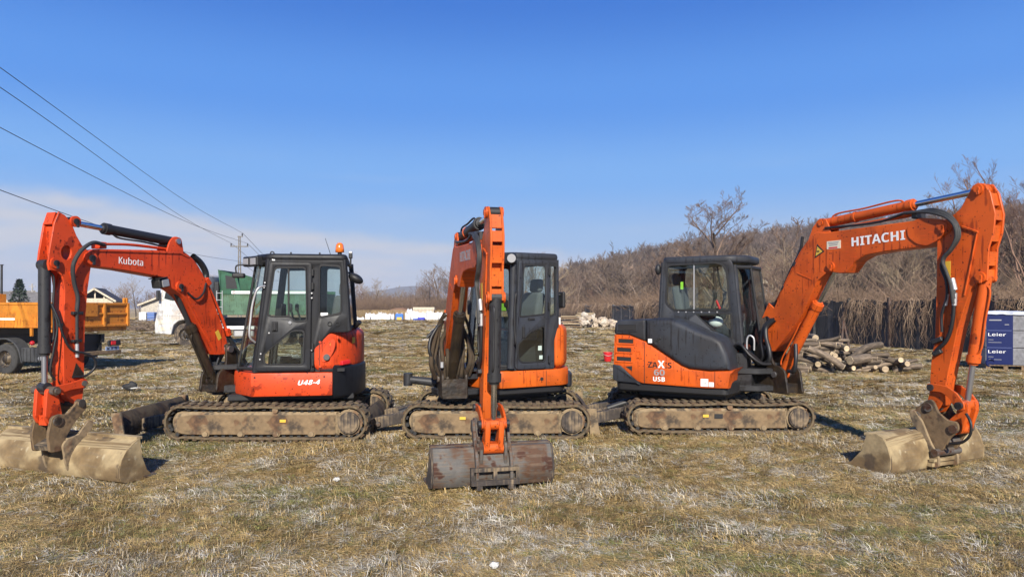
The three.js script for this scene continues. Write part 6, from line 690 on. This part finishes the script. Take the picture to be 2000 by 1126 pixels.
{ // white bulk bags far across the field
  const R = rng(15), D = 94; const bagMat = [std(L(0.74, 0.74, 0.73), { roughness: 0.85 }), std(L(0.64, 0.63, 0.61), { roughness: 0.85 })];
  const bag = (px, d, w, h, label, m) => { const g = thing('bulk_bag', label, 'bag', [place(px, d), 0, -d], (R() - 0.5) * 0.6, 'bulk bags across the field'); const b = new RoundedBoxGeometry(w, h, w * 0.9, 4, 0.16), p = b.attributes.position; for (let i = 0; i < p.count; i++) { const f = 1 + 0.22 * (fbm(p.getX(i) * 3 + px, p.getY(i) * 3 + p.getZ(i) * 2, 4, 3) - 0.5); p.setXYZ(i, p.getX(i) * f, p.getY(i) * f, p.getZ(i) * f); } b.translate(0, h * 0.5, 0); b.computeVertexNormals(); mesh(g, 'sack', b, m ?? bagMat[R() < 0.6 ? 0 : 1]); mesh(g, 'lifting_loop', [tube([[-w * 0.4, h, 0], [-w * 0.3, h + 0.14, 0], [-w * 0.2, h, 0]], 0.03, 5), tube([[w * 0.4, h, 0], [w * 0.3, h + 0.12, 0], [w * 0.2, h, 0]], 0.03, 5)], bagMat[1]); return g; };
  for (const px of [718, 726, 734, 742, 750, 757, 765, 796, 804, 812, 821, 830, 838, 850, 859]) bag(px, D + (R() - 0.5) * 3, 0.5 + 0.3 * R() + (px > 790 ? 0.15 : 0), 0.75 + R() * 0.25 + (px > 790 ? 0.15 : 0), px > 790 ? 'large white bulk bag in the right part of the far white row' : 'white lumpy bulk bag in the left part of the far white row');
  const sp = bag(800, D + 0.5, 0.7, 0.45, 'white bag lying on top of the far white row', bagMat[0]); sp.position.y = 0.95; bag(703, D - 2, 1.1, 0.35, 'low flat white bundle left of the far white row', bagMat[0]);
  const bl = bag(780, D - 1, 1.0, 0.85, 'blue sack with a yellow panel in the far white row', std(L(0.05, 0.17, 0.48))); mesh(bl, 'yellow_panel', box(0.62, 0.34, 0.04, 0, 0.25, 0.52), MAT.decalYellow); bag(823, D - 2.2, 0.95, 0.4, 'crumpled blue tarpaulin in front of the far white bags', std(L(0.04, 0.05, 0.42))); bag(811, D - 2.4, 0.6, 0.25, 'low blue bundle in front of the far white bags', std(L(0.03, 0.09, 0.40)));
  const st = thing('slab_stack', 'stack of beige concrete slabs behind the far white bags', 'slabs', [place(827, 101), 0, -101]); for (let k = 0; k < 4; k++) mesh(st, 'slab', box(3.0, 0.40, 1.2, (k % 2) * 0.1, 0.22 + k * 0.43, 0), MAT.cream);
  const wl = thing('low_wall', 'low reddish block wall behind the far white bags', 'wall', [place(786, 104), 0, -104]); for (let k = 0; k < 8; k++) mesh(wl, 'block', box(0.36, 0.5, 0.4, -1.4 + k * 0.38, 0.7 + (k % 3) * 0.04, 0), std(L(0.36, 0.22, 0.15), { map: T.grain })); mesh(wl, 'footing', box(3.2, 0.46, 0.5, 0, 0.22, 0), MAT.concrete);
  const md = new THREE.SphereGeometry(1, 26, 14, 0, 6.2832, 0, 1.57).scale(2.6, 1.7, 2.0), p = md.attributes.position; for (let i = 0; i < p.count; i++) { const f = 1 + 0.3 * (fbm(p.getX(i) * 1.2, p.getY(i) * 2 + p.getZ(i), 14, 3) - 0.5); p.setXYZ(i, p.getX(i) * f, p.getY(i) * f, p.getZ(i) * f); } md.computeVertexNormals(); const m = mesh(scene, 'earth_mound', md, std(L(0.30, 0.17, 0.10), { map: T.grain, roughness: 1 })); m.position.set(place(783, 112), 0, -112); tag(m, 'reddish earth mound beyond the far white bags', 'mound');
}
{ // heap of broken stone and planks by the panel fence
  const R = rng(55), g = thing('stone_heap', 'pale heap of broken stone against the far overgrown fence', 'stone heap', [place(1155, 59), 0, -59]); const geos = [0, 1, 2, 3].map((k) => { const s = new THREE.IcosahedronGeometry(0.2, 1), p = s.attributes.position; for (let i = 0; i < p.count; i++) { const f = 0.7 + 0.6 * hash2(Math.round(p.getX(i) * 50), Math.round(p.getY(i) * 50) + Math.round(p.getZ(i) * 50) * 3, k); p.setXYZ(i, p.getX(i) * f * 1.3, p.getY(i) * f * 0.8, p.getZ(i) * f); } s.computeVertexNormals(); return join(s); }), ms = [[0.58, 0.48, 0.36], [0.48, 0.39, 0.29], [0.40, 0.33, 0.27], [0.62, 0.55, 0.45]].map((c) => std(L(...c), { map: T.grain, roughness: 0.95 }));
  for (let i = 0; i < 130; i++) { const x = (R() - 0.5) * 4.6, hmax = 0.95 * (1 - Math.abs(x) / 3.2) * (0.7 + 0.6 * R()), m = share(g, 'stone', geos[Math.floor(R() * 4)], ms[Math.floor(R() * 4)]), s = 0.7 + R() * 0.7; m.position.set(x, 0.08 + R() * hmax, (R() - 0.3) * 1.0 - 0.3); m.rotation.set(R() * 6, R() * 6, R() * 6); m.scale.setScalar(s); }
  const q = thing('plank_stack', 'pale stack of boards lying on stones by the far overgrown fence', 'planks', [place(1143, 60.5), 0, -60.5], 0.1); for (let k = 0; k < 9; k++) mesh(q, 'plank', box(1.5 - R() * 0.3, 0.06, 0.22, (R() - 0.5) * 0.3, 0.9 + (k % 5) * 0.075, -0.3 + Math.floor(k / 5) * 0.26, 0, (R() - 0.5) * 0.1, (R() - 0.5) * 0.05), MAT.timberPale); for (const x of [-0.5, 0.5]) mesh(q, 'block_support', box(0.3, 0.88, 0.5, x, 0.44, -0.2), MAT.concrete);
  const w = thing('board_pile', 'long grey boards lying low beside the far stone heap', 'boards', [place(1114, 58), 0, -58], -0.05); for (let k = 0; k < 10; k++) mesh(w, 'board', box(1.9 - R() * 0.6, 0.07, 0.2, (R() - 0.5) * 0.4, 0.06 + k * 0.10, (R() - 0.5) * 0.5, 0, (R() - 0.5) * 0.3, (R() - 0.5) * 0.12), k % 3 ? MAT.timber : MAT.timberPale);
}

// ---------------------------------------------------------------- trees and woods in winter
function bareTree(seed, H, o = {}) {
  const R = rng(seed), trunk = new Twigs(), crown = new Twigs(), { forks = 7, spread = 0.75, dense = 1, trunkR = H * 0.016, start = 0.28, levels = 4, lean = 0.12, fineR = 0.006 } = o;
  function grow(p, dir, len, r, lvl) {
    const segs = lvl === 0 ? 7 : lvl === 1 ? 5 : lvl === 2 ? 4 : lvl < levels ? 3 : 2, pts = [p.slice()]; let d = dir.slice(), q = p.slice(); const wob = lvl === 0 ? 0.10 : 0.24;
    for (let k = 0; k < segs; k++) { d = [d[0] + (R() - 0.5) * wob * 2, d[1] + (R() - 0.5) * wob + (lvl > 0 ? 0.05 : 0), d[2] + (R() - 0.5) * wob * 2]; const l = Math.hypot(...d); d = d.map((x) => x / l); q = q.map((x, i) => x + d[i] * len / segs); pts.push(q.slice()); }
    (lvl === 0 ? trunk : crown).stem(pts, r, lvl === 0 ? r * 0.35 : Math.max(r * 0.35, fineR * 0.6), lvl === 0 ? 8 : lvl === 1 ? 5 : 3);
    if (lvl >= levels) return; const n = Math.round((lvl === 0 ? forks : lvl === 1 ? 6 : lvl === 2 ? 5.5 : 4.5) * dense * (0.8 + 0.4 * R()));
    for (let i = 0; i < n; i++) { const t = mix(lvl === 0 ? start : 0.22, 1, (i + R() * 0.8) / n), f = t * segs, k = Math.min(segs - 1, Math.floor(f)), b = pts[k].map((x, j) => mix(x, pts[k + 1][j], f - k)), ax = pts[k + 1].map((x, j) => x - pts[k][j]), al = Math.hypot(...ax), a = ax.map((x) => x / al), an = R() * 6.283, sp = spread * (0.7 + 0.6 * R()); let u = [Math.cos(an), (R() - 0.35) * 0.5, Math.sin(an)]; const nd = a.map((x, j) => x * Math.cos(sp) + u[j] * Math.sin(sp)), nl = Math.hypot(...nd);
      grow(b, nd.map((x) => x / nl), len * (lvl === 0 ? 0.62 * (1.15 - t * 0.55) : 0.55 * (1.1 - 0.45 * t)) * (0.7 + 0.5 * R()), Math.max(fineR, r * (lvl === 0 ? 0.5 : 0.42) * (1.1 - 0.5 * t)), lvl + 1); }
  }
  grow([0, -0.1, 0], [(R() - 0.5) * lean, 1, (R() - 0.5) * lean], H * 0.72, trunkR, 0);
  return [trunk.geo(), crown.geo()];
}
const barkMats = [std(L(0.17, 0.14, 0.11), { map: T.bark }), std(L(0.12, 0.095, 0.075), { map: T.bark }), std(L(0.24, 0.20, 0.16), { map: T.bark })], twigMats = [[0.24, 0.17, 0.115], [0.20, 0.135, 0.095], [0.33, 0.25, 0.16], [0.24, 0.145, 0.10]].map((c) => std(L(...c), { roughness: 0.95 }));
const treeKinds = []; for (let k = 0; k < 8; k++) treeKinds.push(bareTree(700 + k * 13, 8, { forks: 6 + k % 4, spread: 0.55 + 0.08 * (k % 5), start: 0.18 + 0.05 * (k % 4), fineR: 0.008, lean: 0.3 }));
const tallKinds = [0, 1, 2].map((k) => bareTree(1200 + k * 31, 8, { forks: 8, spread: 0.5 + 0.1 * k, start: 0.22, fineR: 0.0035, levels: 5, dense: 0.95, lean: 0.25 })); treeKinds.push(...tallKinds);
const RT = rng(808);
function standTree(px, d, h, label, group, k = Math.floor(RT() * 8), name = 'bare_tree') { const x = place(px, d), g = thing(name, label, 'tree', [x, groundAt(x, -d) - 0.02, -d], RT() * 6.28, group); share(g, 'trunk', treeKinds[k][0], barkMats[Math.floor(RT() * 3)]); share(g, 'crown', treeKinds[k][1], twigMats[Math.floor(RT() * 4)]); g.scale.set(h / 8 * (0.9 + 0.3 * RT()), h / 8, h / 8 * (0.9 + 0.3 * RT())); return g; }
{ // the tall lone tree above the right cab, crown blown to one side, one old limb spreading left
  const [t, c] = bareTree(5049, 9.6, { forks: 8, spread: 0.73, start: 0.3, fineR: 0.0085, trunkR: 0.21, dense: 1.0, levels: 5 }), g = thing('bare_tree', 'tall spreading bare tree rising against the sky above the right cab', 'tree', [place(1398, 47), groundAt(place(1398, 47), -47) - 0.05, -47], 0); share(g, 'trunk', t, barkMats[1]); share(g, 'crown', c, twigMats[1]); g.scale.set(0.92, 0.97, 0.92);
}
for (const [px, d, h] of [[1852, 44, 9.0], [1898, 42, 10.4], [1938, 44, 9.2], [1985, 40, 8.8], [2030, 41, 9.5]]) standTree(px, d, h, 'tall bare tree behind the fence at the far right', 'tall trees at the right', 8 + Math.floor(RT() * 3));
for (const [px, d, h] of [[1020, 92, 8.2], [1042, 90, 9.6], [1066, 94, 9.0], [1088, 97, 7.4]]) standTree(px, d, h, 'bare tree behind the middle excavator cab', 'trees behind the middle cab', 8 + Math.floor(RT() * 3));
for (const [px, d, h] of [[842, 118, 7.4], [858, 115, 9.2], [876, 112, 9.4], [893, 118, 8.4], [915, 116, 8.8], [940, 118, 8.0]]) standTree(px, d, h, 'bare brown tree left of the middle excavator boom beyond the white bags', 'trees left of the middle boom');
for (let i = 0; i < 17; i++) standTree(684 + i * 10 + RT() * 8, 122 + RT() * 22, 4.2 + RT() * 2.6 + (i < 3 ? 1.8 : 0), 'low brown bare tree in the belt beyond the white bags', 'tree belt beyond the field');
for (let i = 0; i < 12; i++) standTree(205 + i * 11 + RT() * 8, 120 + RT() * 30, 3.6 + RT() * 2.4 + (i > 3 && i < 6 ? 1.4 : 0), 'small distant bare tree behind the yellow truck and lorry', 'distant trees at left');
for (let i = 0; i < 34; i++) { const px = 1098 + i * 13.2 + RT() * 10, t = clamp((px - 1098) / 450), d = mix(98, 50, t) + RT() * 16; standTree(px, d, (4.6 + RT() * 2.8) * mix(0.95, 1.0, t), 'brown bare tree in the thicket behind the overgrown fence', 'thicket trees behind the fence'); }
for (let i = 0; i < 46; i++) { const px = 1530 + i * 11 + RT() * 12, d = mix(46, 34, clamp((px - 1530) / 500)) + RT() * 22; standTree(px, d, 4.6 + RT() * 3.2, 'brown bare tree in the thicket behind the dark board fence', 'thicket trees behind the board fence'); }
{ // woods on the hill and brushwood behind the fence: too many to count
  const far = [0, 1, 2, 3].map((k) => { const [t, c] = bareTree(90 + k * 7, 8, { forks: 7, levels: 3, dense: 1.1, fineR: 0.03, trunkR: 0.14, start: 0.15 }); return mergeGeometries([t, c]); }), m = std(L(1, 1, 1), { roughness: 0.95 }), R = rng(66), M4 = new THREE.Matrix4(), Q = new THREE.Quaternion(), C = new THREE.Color(), N = 5200, ims = far.map((g) => { const im = new THREE.InstancedMesh(g, m, N / 4); im.name = numbered('wood'); im.castShadow = im.receiveShadow = true; tag(im, 'bare brown wood covering the hill', 'wood', null, 'stuff'); return im; }), cnt = [0, 0, 0, 0];
  for (let i = 0; i < N; i++) { const k = i % 4, d = 75 + Math.pow(R(), 0.75) * 215, x = mix(0.05 * d + 3, 0.86 * d + 10, R()), z = -d; if (hillAt(x, z) < 0.25) continue; const s = (0.5 + R() * 0.55) * (0.7 + 0.7 * fbm(x * 0.06, z * 0.06, 71, 2)); M4.compose(V(x, groundAt(x, z) - 0.1, z), Q.setFromAxisAngle(V(0, 1, 0), R() * 6.28), V(s, s * (0.9 + 0.3 * R()), s)); ims[k].setMatrixAt(cnt[k], M4); const v = (0.55 + 0.5 * R() + (R() < 0.08 ? 0.6 : 0)) * (0.7 + 0.6 * fbm(x * 0.05, z * 0.05, 73, 2)), w = R(); ims[k].setColorAt(cnt[k], C.setRGB(0.205 * v, (0.132 + 0.025 * w) * v, (0.088 + 0.03 * w) * v)); cnt[k]++; }
  ims.forEach((im, k) => { im.count = cnt[k]; scene.add(im); });
  const shrub = [0, 1, 2].map((k) => { const tw = new Twigs(), S = rng(170 + k); for (let i = 0; i < 110; i++) { const a = S() * 6.283, r = S() * 0.5, l = 0.8 + S() * 1.3, sp = 0.2 + S() * 0.7; let q = [Math.cos(a) * r, -0.05, Math.sin(a) * r], pts = [q], d = [Math.cos(a) * sp, 1, Math.sin(a) * sp]; for (let j = 0; j < 4; j++) { d = [d[0] + (S() - 0.5) * 0.6, d[1] - 0.08 + (S() - 0.5) * 0.3, d[2] + (S() - 0.5) * 0.6]; q = q.map((v, n) => v + d[n] * l / 4); pts.push(q); } tw.stem(pts, 0.010, 0.004, 3); for (let j = 0; j < 3; j++) { const b = pts[1 + Math.floor(S() * 3)]; tw.stem([b, b.map((v) => v + (S() - 0.4) * 0.5), b.map((v) => v + (S() - 0.35) * 0.8)], 0.006, 0.003, 3); } } return tw.geo(); });
  const NS = 900, sm = shrub.map((g) => { const im = new THREE.InstancedMesh(g, m, NS / 3); im.name = numbered('brushwood'); im.castShadow = im.receiveShadow = true; tag(im, 'brown leafless brushwood behind the fences', 'brushwood', null, 'stuff'); return im; }), c2 = [0, 0, 0];
  for (let i = 0; i < NS; i++) { const k = i % 3; let x, z; if (i < 620) { const t = -0.2 + 1.15 * R(), off = 2.6 + R() * R() * 16; [x, z] = fenceAt(t); x += off; z -= off * 0.2; } else { const d = 112 + R() * 40; x = place(mix(684, 1000, R()), d); z = -d; } const s = 0.9 + R() * 0.9 + (i >= 620 ? 0.5 : 0), v = 0.7 + 0.7 * R(); M4.compose(V(x, groundAt(x, z) - 0.05, z), Q.setFromAxisAngle(V(0, 1, 0), R() * 6.28), V(s * 1.2, s, s * 1.2)); sm[k].setMatrixAt(c2[k], M4); sm[k].setColorAt(c2[k], C.setRGB(0.23 * v, 0.152 * v, 0.095 * v)); c2[k]++; }
  sm.forEach((im, k) => { im.count = c2[k]; scene.add(im); });
  const heap = new Twigs(), H = rng(29); for (let i = 0; i < 420; i++) { const a = H() * 6.28, r = Math.sqrt(H()), x = Math.cos(a) * r * 2.6, z = Math.sin(a) * r * 1.2, y = H() * 1.0 * (1 - r * 0.8) + 0.03, b = H() * 6.28, l = 0.4 + H() * 0.9; heap.stem([[x, y, z], [x + Math.cos(b) * l * 0.5, y + (H() - 0.4) * 0.25, z + Math.sin(b) * l * 0.5], [x + Math.cos(b) * l, Math.max(0.02, y + (H() - 0.5) * 0.35), z + Math.sin(b) * l]], 0.025, 0.010, 3); } const hp = share(scene, 'branch_heap', heap.geo(), std(L(0.23, 0.165, 0.11))); hp.position.set(place(280, 50), 0, -50); tag(hp, 'low heap of cut branches in front of the white lorry cab', 'branches');
  // dead stalks along the far edge of the field
  const stalk = new Twigs(), S2 = rng(38); for (let i = 0; i < 40; i++) { const x = (S2() - 0.5) * 0.9, z = (S2() - 0.5) * 0.9, h = 0.5 + S2() * 0.9; stalk.stem([[x, 0, z], [x + (S2() - 0.5) * 0.15, h * 0.6, z], [x + (S2() - 0.5) * 0.35, h, z + (S2() - 0.5) * 0.2]], 0.018, 0.008, 3); } const si = new THREE.InstancedMesh(stalk.geo(), std(L(1, 1, 1), { roughness: 0.9 }), 150); si.name = 'dead_stalks'; si.castShadow = true; for (let i = 0; i < 150; i++) { const d = 99 + S2() * 10, x = place(mix(686, 1010, S2()), d); M4.compose(V(x, 0, -d), Q.setFromAxisAngle(V(0, 1, 0), S2() * 6), V(1, 1, 1)); si.setMatrixAt(i, M4); const v = 0.7 + 0.5 * S2(); si.setColorAt(i, C.setRGB(0.42 * v, 0.30 * v, 0.15 * v)); } tag(si, 'pale dead stalks along the far edge of the field', 'stalks', null, 'stuff'); scene.add(si);
}
{ // conifer between the houses at left
  const tw = new Twigs(), R = rng(404), g = thing('conifer_tree', 'dark green conifer between the roofs at the far left', 'tree', [place(37, 60), 0, -60]); mesh(g, 'trunk', rod([0, 0, 0], [0, 4.4, 0], 0.14, 0.02, 7), barkMats[1]); const pos = [];
  for (let i = 0; i < 2600; i++) { const t = Math.pow(R(), 0.8), y = 0.5 + t * 4.1, rad = (1 - t) * 1.55 * (0.35 + 0.65 * Math.sqrt(R())) + 0.08, a = R() * 6.283, x = Math.cos(a) * rad, z = Math.sin(a) * rad, yy = y - rad * 0.25, s = 0.10 + R() * 0.14, b = R() * 6.28, c = (R() - 0.5) * 1.2; pos.push(x, yy, z, x + Math.cos(b) * s, yy + c * s, z + Math.sin(b) * s, x + Math.cos(b + 0.9) * s, yy + c * s - 0.05, z + Math.sin(b + 0.9) * s); }
  const cg = new THREE.BufferGeometry(); cg.setAttribute('position', new THREE.Float32BufferAttribute(pos, 3)); cg.computeVertexNormals(); share(g, 'crown', clean(cg), std(L(0.035, 0.06, 0.03), { roughness: 0.9 }));
  g.scale.set(0.92, 0.88, 0.92); const s = copyOf(g, 'small dark conifer behind the roofs at far left', [place(70, 105), 0, -105], 1, 0.85);
}
{ // far blue ridge
  const W = 120, pos = [], idx = [], R = rng(3); for (let j = 0; j < 3; j++) for (let i = 0; i <= W; i++) { const x = -1500 + i * 25, ridge = 9 + 17 * Math.exp(-(((x + 185) / 120) ** 2)) + 14 * Math.exp(-(((x + 60) / 160) ** 2)) + 7 * fbm(i * 0.18, 1, 77, 4) + 3 * hash2(i, 2, 5); pos.push(x, j === 0 ? -2 : j === 1 ? ridge : ridge * 0.5, -1150 - j * 120); } for (let j = 0; j < 2; j++) for (let i = 0; i < W; i++) { const a = j * (W + 1) + i; idx.push(a, a + 1, a + W + 1, a + 1, a + W + 2, a + W + 1); }
  const g = new THREE.BufferGeometry(); g.setAttribute('position', new THREE.Float32BufferAttribute(pos, 3)); g.setIndex(idx); g.computeVertexNormals(); const m = share(scene, 'hills', clean(g), std(L(0.13, 0.115, 0.10), { roughness: 1 })); tag(m, 'far wooded ridge on the horizon', 'hills', null, 'structure');
}

renderer.render(scene, camera);
